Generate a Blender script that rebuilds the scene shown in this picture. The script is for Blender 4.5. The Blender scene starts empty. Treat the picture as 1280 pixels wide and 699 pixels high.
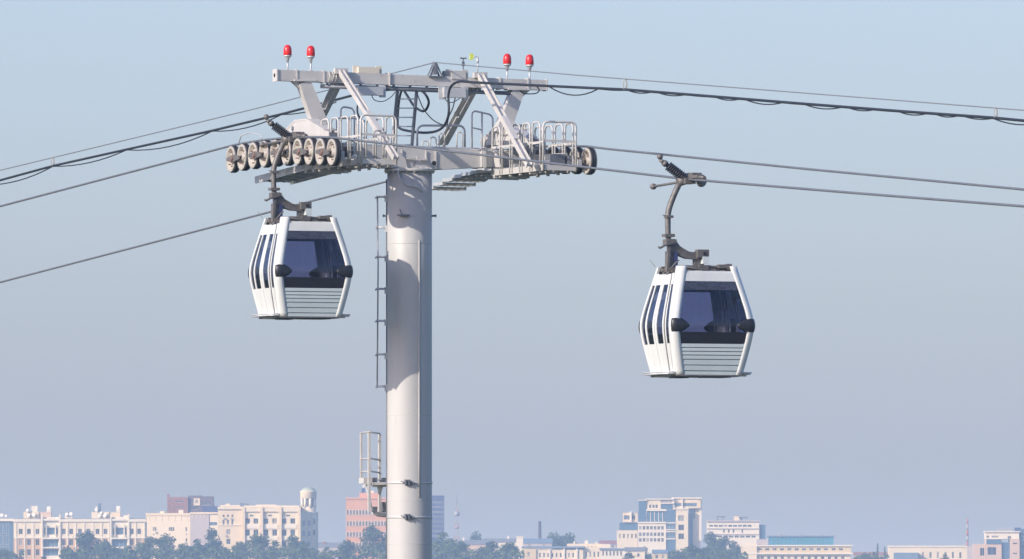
import bpy, math, random
from mathutils import Vector, Matrix
random.seed(7)
sc = bpy.context.scene

# ------------------------------------------------------------------ camera, sky, sun, exposure
F = 14500.0            # focal length in photograph pixels (1280 wide)
D0 = 250.0             # metres from camera to tower
CX, CZ = 2.207, 1.7    # camera x and height
HOR = 827.0            # row of the horizon (below the frame: the camera looks up)
cam_d = bpy.data.cameras.new('camera')
cam = bpy.data.objects.new('camera', cam_d)
sc.collection.objects.link(cam)
cam.location = (CX, -D0, CZ)
cam.rotation_euler = (math.pi / 2, 0, 0)
cam_d.sensor_width = 36.0
cam_d.lens = 36.0 * F / 1280.0
cam_d.shift_y = (HOR - 349.5) / 1280.0
cam_d.clip_start = 1.0
cam_d.clip_end = 40000.0
sc.camera = cam

SUN_AZ = math.radians(51)      # left of the direction from tower to camera
SUN_EL = math.radians(25.5)
to_sun = Vector((-math.sin(SUN_AZ) * math.cos(SUN_EL), -math.cos(SUN_AZ) * math.cos(SUN_EL), math.sin(SUN_EL)))
world = bpy.data.worlds.new('World')
sc.world = world
world.use_nodes = True
wn, wl = world.node_tree.nodes, world.node_tree.links
bg = wn['Background']
sky = wn.new('ShaderNodeTexSky')
sky.sky_type = 'NISHITA'
sky.sun_disc = False
sky.sun_elevation = SUN_EL
sky.sun_rotation = math.atan2(to_sun.x, to_sun.y)
sky.altitude = 100
sky.air_density = 1.0
sky.dust_density = 1.9
sky.ozone_density = 6.0
wb = wn.new('ShaderNodeMixRGB')            # even white balance over the whole sky
wb.blend_type = 'MULTIPLY'
wb.inputs[0].default_value = 1.0
wb.inputs[2].default_value = (1.11, .975, 1.03, 1)
wl.new(sky.outputs[0], wb.inputs[1])
wl.new(wb.outputs[0], bg.inputs[0])
bg.inputs[1].default_value = 0.15
sun_d = bpy.data.lights.new('sun', 'SUN')
sun = bpy.data.objects.new('sun', sun_d)
sc.collection.objects.link(sun)
sun_d.energy = 3.2
sun_d.angle = math.radians(0.53)
sun_d.color = (1.0, 0.93, 0.84)
sun.rotation_euler = to_sun.to_track_quat('Z', 'Y').to_euler()
sun.location = (-60, -60, 60)
sc.view_settings.view_transform = 'Standard'
sc.view_settings.look = 'None'
sc.view_settings.exposure = 0.48
sc.view_settings.gamma = 1.0
sc.view_settings.use_curve_mapping = False
sc.cycles.use_denoising = True
sc.cycles.max_bounces = 8
sc.cycles.transparent_max_bounces = 24
sc.cycles.volume_bounces = 3

# ------------------------------------------------------------------ materials
def mat(name, col, rough=0.6, metal=0.0, var=0.12, scale=3.0, bump=0.0, bscale=40.0, stretch=None, dirt=None, dirt_amt=0.0, spec=0.5):
    m = bpy.data.materials.new(name)
    m.use_nodes = True
    n, l = m.node_tree.nodes, m.node_tree.links
    b = n['Principled BSDF']
    b.inputs['Roughness'].default_value = rough
    b.inputs['Metallic'].default_value = metal
    b.inputs['Specular IOR Level'].default_value = spec
    tc = n.new('ShaderNodeTexCoord')
    mp = n.new('ShaderNodeMapping')
    if stretch: mp.inputs['Scale'].default_value = stretch
    l.new(tc.outputs['Object'], mp.inputs['Vector'])
    nz = n.new('ShaderNodeTexNoise')
    nz.inputs['Scale'].default_value = scale
    nz.inputs['Detail'].default_value = 5
    nz.inputs['Roughness'].default_value = 0.62
    l.new(mp.outputs[0], nz.inputs['Vector'])
    rp = n.new('ShaderNodeValToRGB')
    rp.color_ramp.elements[0].position = 0.3
    rp.color_ramp.elements[1].position = 0.7
    rp.color_ramp.elements[0].color = tuple(c * (1 - var) for c in col) + (1,)
    rp.color_ramp.elements[1].color = tuple(min(1, c * (1 + var * .6)) for c in col) + (1,)
    l.new(nz.outputs['Fac'], rp.inputs[0])
    out = rp.outputs[0]
    if dirt:
        n2 = n.new('ShaderNodeTexNoise')
        n2.inputs['Scale'].default_value = scale * 2.3
        n2.inputs['Detail'].default_value = 8
        n2.inputs['Roughness'].default_value = 0.75
        l.new(mp.outputs[0], n2.inputs['Vector'])
        r2 = n.new('ShaderNodeValToRGB')
        r2.color_ramp.elements[0].position = 0.56
        r2.color_ramp.elements[1].position = 0.78
        r2.color_ramp.elements[0].color = (0, 0, 0, 1)
        r2.color_ramp.elements[1].color = (dirt_amt,) * 3 + (1,)
        l.new(n2.outputs['Fac'], r2.inputs[0])
        mx = n.new('ShaderNodeMixRGB')
        mx.inputs[2].default_value = tuple(dirt) + (1,)
        l.new(r2.outputs[0], mx.inputs[0])
        l.new(out, mx.inputs[1])
        out = mx.outputs[0]
    l.new(out, b.inputs['Base Color'])
    if bump:
        n3 = n.new('ShaderNodeTexNoise')
        n3.inputs['Scale'].default_value = bscale
        n3.inputs['Detail'].default_value = 4
        l.new(tc.outputs['Object'], n3.inputs['Vector'])
        bp = n.new('ShaderNodeBump')
        bp.inputs['Strength'].default_value = bump
        bp.inputs['Distance'].default_value = 0.02
        l.new(n3.outputs['Fac'], bp.inputs['Height'])
        l.new(bp.outputs[0], b.inputs['Normal'])
    return m

def glass_mat(name, tint, rough=0.03, f0=0.06):
    m = bpy.data.materials.new(name)
    m.use_nodes = True
    n, l = m.node_tree.nodes, m.node_tree.links
    n.remove(n['Principled BSDF'])
    o = n['Material Output']
    t = n.new('ShaderNodeBsdfTransparent'); t.inputs[0].default_value = tuple(tint) + (1,)
    g = n.new('ShaderNodeBsdfGlossy'); g.inputs['Roughness'].default_value = rough
    g.inputs['Color'].default_value = (.9, .92, 1, 1)
    lw = n.new('ShaderNodeFresnel'); lw.inputs['IOR'].default_value = 1.5
    mx = n.new('ShaderNodeMixShader')
    l.new(lw.outputs[0], mx.inputs[0]); l.new(t.outputs[0], mx.inputs[1]); l.new(g.outputs[0], mx.inputs[2])
    l.new(mx.outputs[0], o.inputs['Surface'])
    return m

M = {}
M['column'] = mat('column_paint', (.50, .483, .45), .5, var=.07, scale=1.1, stretch=(1.5, 1.5, .16), dirt=(.36, .30, .24), dirt_amt=.45, bump=.15, bscale=6)
M['white'] = mat('white_steel_paint', (.54, .515, .475), .45, var=.10, scale=2.5, dirt=(.24, .165, .11), dirt_amt=.8)
M['galv'] = mat('galvanised_steel', (.56, .56, .55), .45, metal=.25, var=.15, scale=9, dirt=(.3, .28, .26), dirt_amt=.5)
M['grate'] = mat('grating_steel', (.3, .29, .27), .6, metal=.2, var=.2, scale=8, dirt=(.2, .14, .09), dirt_amt=.6)
M['dark_steel'] = mat('dark_steel', (.17, .18, .2), .5, metal=.3, var=.2, scale=6)
M['disc'] = mat('sheave_disc_paint', (.42, .385, .33), .6, var=.2, scale=7, dirt=(.13, .085, .055), dirt_amt=.9)
M['tyre'] = mat('sheave_rubber', (.022, .023, .028), .75, var=.25, scale=12)
M['rust'] = mat('rusty_bracket_steel', (.22, .13, .1), .7, metal=.2, var=.3, scale=14)
M['hanger'] = mat('weathered_hanger_steel', (.175, .16, .145), .55, metal=.3, var=.35, scale=9, dirt=(.085, .055, .04), dirt_amt=.9)
M['spring'] = mat('grip_spring_steel', (.035, .032, .034), .5, metal=.4, var=.3, scale=12)
M['rope'] = mat('steel_rope', (.2, .21, .225), .5, metal=.45, var=.2, scale=8)
M['wire'] = mat('messenger_wire', (.24, .25, .26), .5, metal=.4, var=.1)
M['cable'] = mat('black_cable', (.018, .022, .028), .55, var=.2)
M['beacon'] = mat('red_beacon_lens', (.70, .02, .02), .3, var=.2, scale=12, dirt=(.4, .08, .06), dirt_amt=.5)
M['cream_box'] = mat('cream_plastic_box', (.68, .61, .48), .5, var=.05)
M['vane'] = mat('yellow_vane_plastic', (.72, .80, .12), .45, var=.05)
M['shell'] = mat('cabin_white_gelcoat', (.66, .665, .625), .22, var=.06, scale=2.2, stretch=(1.6, 1.6, .5), dirt=(.36, .33, .28), dirt_amt=.35)
M['slat'] = mat('cabin_grey_green_panel', (.62, .68, .655), .35, var=.05, scale=2, dirt=(.4, .4, .38), dirt_amt=.25)
M['cab_dark'] = mat('cabin_dark_trim', (.022, .02, .028), .3, var=.1)
M['cab_in'] = mat('cabin_inner_liner', (.17, .175, .19), .6, var=.1)
M['valance'] = mat('window_header_mesh', (.055, .06, .085), .3, var=.8, scale=16, stretch=(1, 1, 2.2))
M['bumper'] = mat('black_rubber_bumper', (.02, .02, .024), .4, var=.2, scale=10)
M['seat'] = mat('dark_seat_vinyl', (.045, .045, .06), .6, var=.1)
M['glass'] = glass_mat('cabin_tinted_glass', (.61, .62, .735))
M['vent_glass'] = glass_mat('cabin_vent_glass', (.80, .79, .78))
M['strip_glass'] = glass_mat('cabin_door_glass', (.56, .58, .66))
# city
M['w_cream'] = mat('cream_render', (.70, .575, .40), .85, var=.07, scale=.25)
M['w_ivory'] = mat('ivory_render', (.72, .615, .45), .85, var=.06, scale=.25)
M['w_white'] = mat('white_render', (.74, .67, .545), .8, var=.05, scale=.3)
M['w_peach'] = mat('peach_render', (.56, .36, .19), .85, var=.08, scale=.3)
M['w_pink'] = mat('pink_render', (.58, .43, .33), .85, var=.06, scale=.3)
M['w_yellow'] = mat('yellow_render', (.60, .48, .29), .85, var=.06, scale=.3)
M['w_lav'] = mat('pale_mauve_render', (.43, .38, .37), .85, var=.06, scale=.2)
M['brick'] = mat('brown_brick', (.28, .13, .09), .9, var=.2, scale=.8)
M['dbrick'] = mat('dark_brown_cladding', (.13, .085, .09), .8, var=.2, scale=.6)
M['redband'] = mat('orange_red_cladding', (.62, .31, .17), .7, var=.1, scale=.5)
M['navy'] = mat('dark_blue_cladding', (.045, .055, .14), .4, var=.15, scale=.5)
M['teal'] = mat('turquoise_glass_panel', (.05, .26, .36), .15, var=.15, scale=.3)
M['bglass'] = mat('blue_curtain_glass', (.07, .14, .22), .12, var=.25, scale=.25)
M['pane_mid'] = mat('window_pane_blue', (.07, .095, .13), .2, var=.3, scale=.5)
M['pane_blind'] = mat('window_with_blind', (.27, .255, .22), .6, var=.2, scale=.5)
M['pane'] = mat('window_pane_dark', (.02, .03, .05), .2, var=.2, scale=.5)
M['roof'] = mat('grey_sheet_roof', (.2, .21, .22), .5, var=.15, scale=.4)
M['roof_red'] = mat('faded_red_roof', (.32, .14, .12), .7, var=.15, scale=.4)
M['roof_blue'] = mat('blue_grey_roof', (.15, .22, .30), .5, var=.15, scale=.4)
M['copper'] = mat('green_copper_dome', (.36, .42, .33), .6, var=.15, scale=.6)
M['dish'] = mat('white_dish_paint', (.36, .345, .32), .4, var=.03)
M['mast_red'] = mat('red_mast_paint', (.42, .13, .10), .6, var=.1)
M['mast_grey'] = mat('grey_mast_steel', (.3, .31, .33), .6, var=.1)
M['chim'] = mat('dark_chimney_brick', (.10, .07, .07), .8, var=.15)
M['bark'] = mat('bark', (.07, .055, .04), .9, var=.3, scale=2, bump=.4, bscale=4)
def leaf_mat(name, col):
    m = mat(name, col, .6, var=.5, scale=.35, spec=.3)
    n, l = m.node_tree.nodes, m.node_tree.links
    b = n['Principled BSDF']; src = b.inputs['Base Color'].links[0].from_socket
    oi = n.new('ShaderNodeObjectInfo'); hs = n.new('ShaderNodeHueSaturation')
    mr = n.new('ShaderNodeMapRange'); mr.inputs[3].default_value = .65; mr.inputs[4].default_value = 1.5
    mh = n.new('ShaderNodeMapRange'); mh.inputs[3].default_value = .52; mh.inputs[4].default_value = .47
    l.new(oi.outputs['Random'], mr.inputs[0]); l.new(oi.outputs['Random'], mh.inputs[0])
    l.new(mr.outputs[0], hs.inputs['Value']); l.new(mh.outputs[0], hs.inputs['Hue'])
    l.new(src, hs.inputs['Color']); l.new(hs.outputs[0], b.inputs['Base Color'])
    return m
M['leaf0'] = leaf_mat('leaves_dark', (.045, .082, .026))
M['leaf1'] = leaf_mat('leaves_mid', (.060, .105, .030))
M['leaf2'] = leaf_mat('leaves_pale', (.115, .16, .04))
M['ground'] = mat('grassy_ground', (.07, .09, .04), .95, var=.4, scale=.05, dirt=(.12, .10, .07), dirt_amt=.8)

# ------------------------------------------------------------------ mesh builder
class MB:
    def __init__(s):
        s.v, s.f, s.m, s.sm = [], [], [], []
        s.cur = 0
    def face(s, idx, smooth=False):
        s.f.append(tuple(idx)); s.m.append(s.cur); s.sm.append(smooth)
    def quad(s, a, b, c, d):
        i = len(s.v); s.v += [Vector(a), Vector(b), Vector(c), Vector(d)]
        s.face((i, i + 1, i + 2, i + 3))
    def box(s, c, size, R=None):
        c = Vector(c); i = len(s.v)
        for z in (-.5, .5):
            for y in (-.5, .5):
                for x in (-.5, .5):
                    p = Vector((x * size[0], y * size[1], z * size[2]))
                    if R is not None: p = R @ p
                    s.v.append(c + p)
        for q in ((0, 2, 3, 1), (4, 5, 7, 6), (0, 1, 5, 4), (2, 6, 7, 3), (0, 4, 6, 2), (1, 3, 7, 5)):
            s.face([i + k for k in q])
        return s
    def bar(s, p0, p1, w, h, up=(0, 0, 1), w1=None, h1=None):
        p0, p1 = Vector(p0), Vector(p1)
        d = (p1 - p0).normalized(); up = Vector(up)
        if abs(d.dot(up)) > .98: up = Vector((1, 0, 0))
        side = d.cross(up).normalized(); u = side.cross(d).normalized()
        i = len(s.v)
        for p, ww, hh in ((p0, w, h), (p1, w1 or w, h1 or h)):
            for a, b in ((-1, -1), (1, -1), (1, 1), (-1, 1)):
                s.v.append(p + side * a * ww / 2 + u * b * hh / 2)
        for q in ((0, 3, 2, 1), (4, 5, 6, 7), (0, 1, 5, 4), (1, 2, 6, 5), (2, 3, 7, 6), (3, 0, 4, 7)):
            s.face([i + k for k in q])
        return s
    def tube(s, pts, r, n=8, caps=True):
        pts = [Vector(p) for p in pts]; rr = r if isinstance(r, (list, tuple)) else [r] * len(pts)
        d0 = (pts[1] - pts[0]).normalized()
        a = Vector((0, 0, 1)) if abs(d0.z) < .9 else Vector((1, 0, 0))
        side = d0.cross(a).normalized()
        rings = []
        for k, p in enumerate(pts):
            if k == 0: t = d0
            elif k == len(pts) - 1: t = (pts[k] - pts[k - 1]).normalized()
            else: t = ((pts[k] - pts[k - 1]).normalized() + (pts[k + 1] - pts[k]).normalized()).normalized()
            side = (side - t * side.dot(t)).normalized(); u = t.cross(side)
            ring = []
            for j in range(n):
                an = 2 * math.pi * j / n
                ring.append(len(s.v)); s.v.append(p + (side * math.cos(an) + u * math.sin(an)) * rr[k])
            rings.append(ring)
        for k in range(len(rings) - 1):
            for j in range(n):
                s.face((rings[k][j], rings[k][(j + 1) % n], rings[k + 1][(j + 1) % n], rings[k + 1][j]), n > 5)
        if caps:
            s.face(rings[0][::-1]); s.face(rings[-1])
        return s
    def lathe(s, prof, o=(0, 0, 0), ax=(0, 0, 1), n=16, smooth=True, caps=True):
        o, ax = Vector(o), Vector(ax).normalized()
        a = Vector((1, 0, 0)) if abs(ax.x) < .9 else Vector((0, 1, 0))
        sx = (a - ax * a.dot(ax)).normalized(); sy = ax.cross(sx)
        rings = []
        for r, h in prof:
            ring = []
            for j in range(n):
                an = 2 * math.pi * j / n
                ring.append(len(s.v)); s.v.append(o + ax * h + (sx * math.cos(an) + sy * math.sin(an)) * max(r, 1e-4))
            rings.append(ring)
        for k in range(len(rings) - 1):
            for j in range(n):
                s.face((rings[k][j], rings[k][(j + 1) % n], rings[k + 1][(j + 1) % n], rings[k + 1][j]), smooth)
        if caps: s.face(rings[0][::-1]); s.face(rings[-1])
        return s
    def prism(s, poly, ext):
        """poly: list of 3-D points (planar), ext: extrusion vector"""
        ext = Vector(ext); n = len(poly); i = len(s.v)
        s.v += [Vector(p) for p in poly] + [Vector(p) + ext for p in poly]
        s.face(range(i, i + n)); s.face(range(i + 2 * n - 1, i + n - 1, -1))
        for k in range(n):
            s.face((i + k, i + n + k, i + n + (k + 1) % n, i + (k + 1) % n))
        return s
    def mesh(s, name, mats):
        me = bpy.data.meshes.new(name)
        me.from_pydata([tuple(v) for v in s.v], [], s.f)
        for m in (mats if isinstance(mats, (list, tuple)) else [mats]):
            me.materials.append(M[m])
        me.polygons.foreach_set('material_index', s.m)
        me.polygons.foreach_set('use_smooth', s.sm)
        me.update()
        import bmesh
        bm = bmesh.new(); bm.from_mesh(me)
        bmesh.ops.recalc_face_normals(bm, faces=bm.faces)
        bm.to_mesh(me); bm.free()
        return me
    def build(s, name, mats, parent=None):
        return link(name, s.mesh(name, mats), parent)

def link(name, data, parent=None, loc=None, rot=None, scale=None):
    o = bpy.data.objects.new(name, data)
    sc.collection.objects.link(o)
    if parent is not None: o.parent = parent
    if loc is not None: o.location = loc
    if rot is not None: o.rotation_euler = rot
    if scale is not None: o.scale = scale
    return o
def tag(o, label, cat, group=None, kind=None):
    if label: o['label'] = label
    if cat: o['category'] = cat
    if group: o['group'] = group
    if kind: o['kind'] = kind
    return o
def thing(name, label, cat, loc=(0, 0, 0), rz=0, group=None):
    o = link(name, None, None, loc, (0, 0, rz))
    o.empty_display_size = .5
    return tag(o, label, cat, group)
def arc(c, r, a0, a1, ax, ay, n=5):
    c = Vector(c); ax = Vector(ax); ay = Vector(ay)
    return [c + (ax * math.cos(a0 + (a1 - a0) * i / n) + ay * math.sin(a0 + (a1 - a0) * i / n)) * r for i in range(n + 1)]

# ------------------------------------------------------------------ ground and haze
mb = MB()
def ground_z(y):
    t = min(1, max(0, (y - 1200) / 2300)); t = t * t * (3 - 2 * t)
    return 30 * t
xs = [-8500 + 1000 * i for i in range(18)]
ys = [-2800, -1000, -300, 0, 300, 700, 1000] + [1200 + 115 * i for i in range(21)] + [4500, 6000, 8000, 11500]
for y in ys:
    for x in xs: mb.v.append(Vector((x, y, ground_z(y))))
for j in range(len(ys) - 1):
    for i in range(len(xs) - 1):
        a = j * len(xs) + i
        mb.face((a, a + 1, a + len(xs) + 1, a + len(xs)), True)
tag(mb.build('ground', 'ground'), None, None, kind='structure')

# ------------------------------------------------------------------ ropeway frame: c across the line, l along it (towards camera)
TH = math.radians(21)
CO, SI = math.cos(TH), math.sin(TH)
TILT = 0.017
def on_c(u, v, c):
    """local point of tower frame on the vertical plane c=const that appears at photo pixel (u,v)"""
    l = ((u - 640) * (D0 + c * SI) - F * (c * CO - CX)) / (F * SI + (u - 640) * CO)
    y = c * SI - l * CO
    return Vector((c, -l, CZ + (HOR - v) * (D0 + y) / F))
def on_l(u, v, l):
    c = ((u - 640) * (D0 - l * CO) - F * (l * SI - CX)) / (F * CO - (u - 640) * SI)
    y = c * SI - l * CO
    return Vector((c, -l, CZ + (HOR - v) * (D0 + y) / F))
def zl(v): return CZ + (HOR - v) / 58.0      # height at tower depth
def L(c, l, z): return Vector((c, -l, z - TILT * c))
C_NEAR, C_FAR = -2.9, 2.9
# ------------------------------------------------------------------ ropeway tower
tower = thing('ropeway_tower', 'white tubular ropeway tower with crossarm, catwalks and red lamps', 'tower', (0, 0, 0), TH)
def W2L(x, y, z): return Vector((x * CO + y * SI, -x * SI + y * CO, z))
def wpx(u, v, y=0.0):
    """local tower point at photo pixel (u,v) and world depth y"""
    k = (D0 + y) / F
    return W2L(CX + (u - 640) * k, y, CZ + (HOR - v) * k)
COLR = 0.483
mb = MB()
mb.lathe([(COLR, z) for z in (0, 2, 4, 6, 8, 10, 12.25)], n=64)
col = mb.build('column', 'column', tower)
for z in (zl(740), zl(680), zl(626), zl(519), zl(409), zl(305)):
    mb = MB(); n0 = 64; rings = []
    for r, dz in ((COLR - .004, -.016), (COLR + .004, -.007), (COLR + .004, .007), (COLR - .004, .016)):
        rings.append([len(mb.v) + j for j in range(n0)])
        mb.v += [Vector((math.cos(2 * math.pi * j / n0) * r, math.sin(2 * math.pi * j / n0) * r, z + dz)) for j in range(n0)]
    for k in range(3):
        for j in range(n0): mb.face((rings[k][j], rings[k][(j + 1) % n0], rings[k + 1][(j + 1) % n0], rings[k + 1][j]), True)
    mb.build('weld_seam', 'column', col)
mb = MB(); mb.lathe([(.75, 0), (.75, .06), (.5, .06), (.49, .3)], n=32)
for k in range(16):
    a = k * math.pi / 8; mb.lathe([(.03, .06), (.03, .13)], (math.cos(a) * .66, math.sin(a) * .66, 0), n=6, smooth=False)
mb.build('base_flange', 'galv', tower)
mb = MB(); mb.lathe([(.54, 12.25), (.545, 12.255), (.545, 12.305), (.54, 12.31)], n=40)
for k in range(20):
    a = (k + .5) * math.pi / 10; mb.lathe([(.018, 12.22), (.018, 12.335)], (math.cos(a) * .515, math.sin(a) * .515, 0), n=6, smooth=False)
mb.build('head_flange', 'white', tower)
# conduit on the column
p = [wpx(524, v, -.455) for v in (300, 420, 540, 622)]
MB().tube(p, .016, 8).build('conduit', 'column', col)
mb = MB(); mb.tube([wpx(497, 214, -.50), wpx(500, 224, -.52), wpx(508, 231, -.53), wpx(522, 234, -.49), wpx(528, 240, -.46)], .018, 8)
mb.build('conduit', 'galv', col)
for u, v, dx in ((543, 270, 1), (481, 270, -1)):
    mb = MB(); a = W2L(dx * .46, -.05, zl(v)); b = W2L(dx * .56, -.05, zl(v))
    mb.tube([a, b], .022, 8); mb.lathe([(.035, 0), (.035, .02)], b, (b - a), n=10)
    mb.build('stub_peg', 'dark_steel', col)
mb = MB(); mb.box(wpx(504, 269, -.53), (.26, .12, .03), Matrix.Rotation(-TH, 3, 'Z'))
mb.bar(wpx(500, 262, -.5), wpx(502, 268, -.53), .02, .02)
mb.build('bracket', 'dark_steel', col)

# crossarm
def sym(pts): return pts + [(-c, z) for c, z in pts[::-1]]
def arm_poly(l):
    pts = [(-2.42, 12.46), (-.62, 12.315), (.62, 12.315), (2.42, 12.46), (2.42, 12.75), (.6, 12.78), (-.6, 12.78), (-2.42, 12.75)]
    return [L(c, l, z) for c, z in pts]
mb = MB(); mb.prism(arm_poly(-.26), (0, -.52, 0))
arm = mb.build('crossarm', 'white', tower)
for s in (-1, 1):
    mb = MB(); mb.box(L(s * 1.56, 0, 12.60), (.05, .68, .42)); mb.box(L(s * 1.61, 0, 12.60), (.056, .70, .44)); mb.build('flange_plate', 'white', arm)
for c in (-.5, -.28, .28, .5):
    mb = MB(); mb.bar(L(c, .275, 12.33), L(c, .275, 12.7), .03, .03); mb.build('stiffener', 'white', arm)
mb = MB()
for c in (-2.3, -.62, .62, 2.3): mb.bar(L(c, .27, 12.795), L(c, -.27, 12.795), .05, .02)
mb.bar(L(-2.42, .25, 12.79), L(2.42, .25, 12.79), .03, .03)
mb.build('top_strip', 'galv', arm)
mb = MB(); mb.lathe([(.05, 0), (.05, .012)], wpx(542.5, 204, -.34 + .04), (0, -1, 0), n=16)
mb.build('port_hole', 'tyre', arm)
mb = MB()
mb.prism([L(-.52, .27, 12.32), L(-.16, .27, 12.32), L(-.2, .27, 12.5), L(-.34, .27, 12.66), L(-.52, .27, 12.68)], (0, -.03, 0))
mb.prism([L(.02, .27, 12.32), L(.4, .27, 12.32), L(.36, .27, 12.45), L(.2, .27, 12.56), L(.06, .27, 12.58)], (0, -.03, 0))
mb.box(L(-.1, .33, 12.52), (.18, .1, .02)); mb.box(L(.2, .33, 12.5), (.16, .1, .02))
mb.build('gusset', 'white', arm)
mb = MB(); mb.box(wpx(433, 186, -2.6), (.2, .22, .07)); mb.box(wpx(433, 193, -2.6), (.24, .24, .13)); mb.box(wpx(433, 189.5, -2.6), (.16, .18, .05))
mb.build('rope_catcher', 'tyre', arm)

# yokes that carry the sheave trains
yk = [on_c(u, v, -2.3) for u, v in ((358, 169), (376, 151), (390, 149.5), (413, 163), (418, 165), (418, 173), (360, 173))]
for s in (-1, 1):
    base = [Vector((s * 2.3, p.y, p.z - TILT * 2.3 * (1 + s))) for p in yk]
    mb = MB(); mb.prism([p - Vector((.13, 0, 0)) for p in base], (.05, 0, 0)); mb.prism([p + Vector((.08, 0, 0)) for p in base], (.05, 0, 0))
    for a, b in ((0, 1), (1, 2), (2, 3)):
        mb.bar(base[a], base[b], .28, .035)
    yo = mb.build('yoke', 'white', tower)
    mb = MB(); c0 = base[4] + Vector((-.02, .1, -.07)); mb.box(c0, (.2, .26, .12)); mb.build('end_box', 'dark_steel', yo)
    mb = MB(); q = (base[0] + base[1]) / 2 + Vector((-.135, -.32, -.03)); mb.lathe([(.055, 0), (.055, .015)], q, (-1, 0, 0), n=14)
    mb.build('pin_hole', 'dark_steel', yo)

# ------------------------------------------------------------------ sheave trains
def train_fit(pts, c):
    P = [on_c(u, v, c) for u, v in pts]
    ls = [-p.y for p in P]; zz = [p.z for p in P]
    import numpy as np
    return np.polyfit(ls, zz, 2), ls
fit_n, ls_n = train_fit([(292, 199.3), (305, 197), (319.6, 194.2), (333, 192.5), (375, 190), (389, 189.6), (404, 189.7), (418, 190.2)], C_NEAR)
L0 = (ls_n[0] + ls_n[-1]) / 2; SP = (ls_n[-1] - ls_n[0]) / 9
def tz(l, c): return float(fit_n[0] * l * l + fit_n[1] * l + fit_n[2]) - (TILT * 5.8 if c > 0 else 0)
def sheave_mesh():
    mb = MB()
    mb.cur = 1   # tyre
    mb.lathe([(.235, -.05), (.288, -.05), (.297, -.04), (.297, -.018), (.285, 0), (.297, .018), (.297, .04), (.288, .05), (.235, .05), (.235, -.05)], ax=(1, 0, 0), n=28, caps=False)
    mb.cur = 0
    for s in (-1, 1):
        mb.lathe([(.276, s * .04), (.284, s * .07), (.278, s * .08), (.228, s * .08), (.218, s * .07), (.205, s * .004), (.1, s * .004), (.085, s * .01), (.075, s * .07), (.05, s * .08)], ax=(1, 0, 0), n=28, caps=False)
    mb.cur = 2
    for s in (-1, 1):
        mb.lathe([(.04, s * .07), (.04, s * .1), (.02, s * .105)], ax=(1, 0, 0), n=10)
        for k in range(6):
            a = k * math.pi / 3; o = (s * .02, math.cos(a) * .16, math.sin(a) * .16)
            mb.lathe([(.014, 0), (.014, s * .05)], o, (1, 0, 0), n=6, smooth=False)
    return mb.mesh('sheave', ['disc', 'tyre', 'rust'])
shm = sheave_mesh()
for c, side in ((C_NEAR, -1), (C_FAR, 1)):
    pts = [Vector((c, -(L0 + (i - 4.5) * SP), tz(L0 + (i - 4.5) * SP, c))) for i in range(10)]
    mb = MB()
    for i in range(0, 9, 4):           # long balance beams behind the sheaves, on the tower side
        a, b = pts[i], pts[min(i + 3, 9)]
        o = Vector((-side * .2, 0, -.05)); mb.bar(a + o, b + o, .06, .16)
    o = Vector((-side * .27, 0, .06)); mb.bar(pts[1] + o, pts[8] + o, .08, .2)
    for i in (2, 4, 5, 7): mb.bar(pts[i] + Vector((-side * .16, 0, -.02)), pts[i] + Vector((-side * .32, 0, .03)), .08, .1)
    tr = mb.build('sheave_train', 'galv', tower)
    for i, p in enumerate(pts):
        s = link('sheave', shm, tr, p, (random.uniform(0, 1), 0, 0))
    for i in range(0, 10, 2):
        mb = MB()
        a, b = pts[i], pts[i + 1]; m = (a + b) / 2
        for q in (-1, 1):
            o = Vector((q * .125, 0, 0))
            d = (b - a).normalized(); up = Vector((0, 0, 1))
            mb.cur = 0
            mb.prism([a + o - d * .05 - up * .04, m + o - up * .09, b + o + d * .05 - up * .04, b + o + d * .05 + up * .03, m + o + up * .075, a + o - d * .05 + up * .03], (q * .025, 0, 0))
            mb.cur = 1
            mb.lathe([(.05, 0), (.05, .05), (.03, .055)], m + o, (q, 0, 0), n=10)
            mb.box(m + o + Vector((q * .03, .05, -.06)), (.05, .08, .05))
        mb.build('rocker', ['hanger', 'rust'], tr)
    # thin guard wire and position switch
    mb = MB(); e = pts[0]
    mb.tube([pts[1] + Vector((side * .12, .02, .31)), pts[1] + Vector((side * .12, -.12, .46)), pts[2] + Vector((side * .12, 0, .5)), pts[3] + Vector((side * .12, 0, .4)), pts[3] + Vector((side * .12, -.02, .33))], .012, 6)
    mb.build('switch_bow', 'galv', tr)

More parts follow.
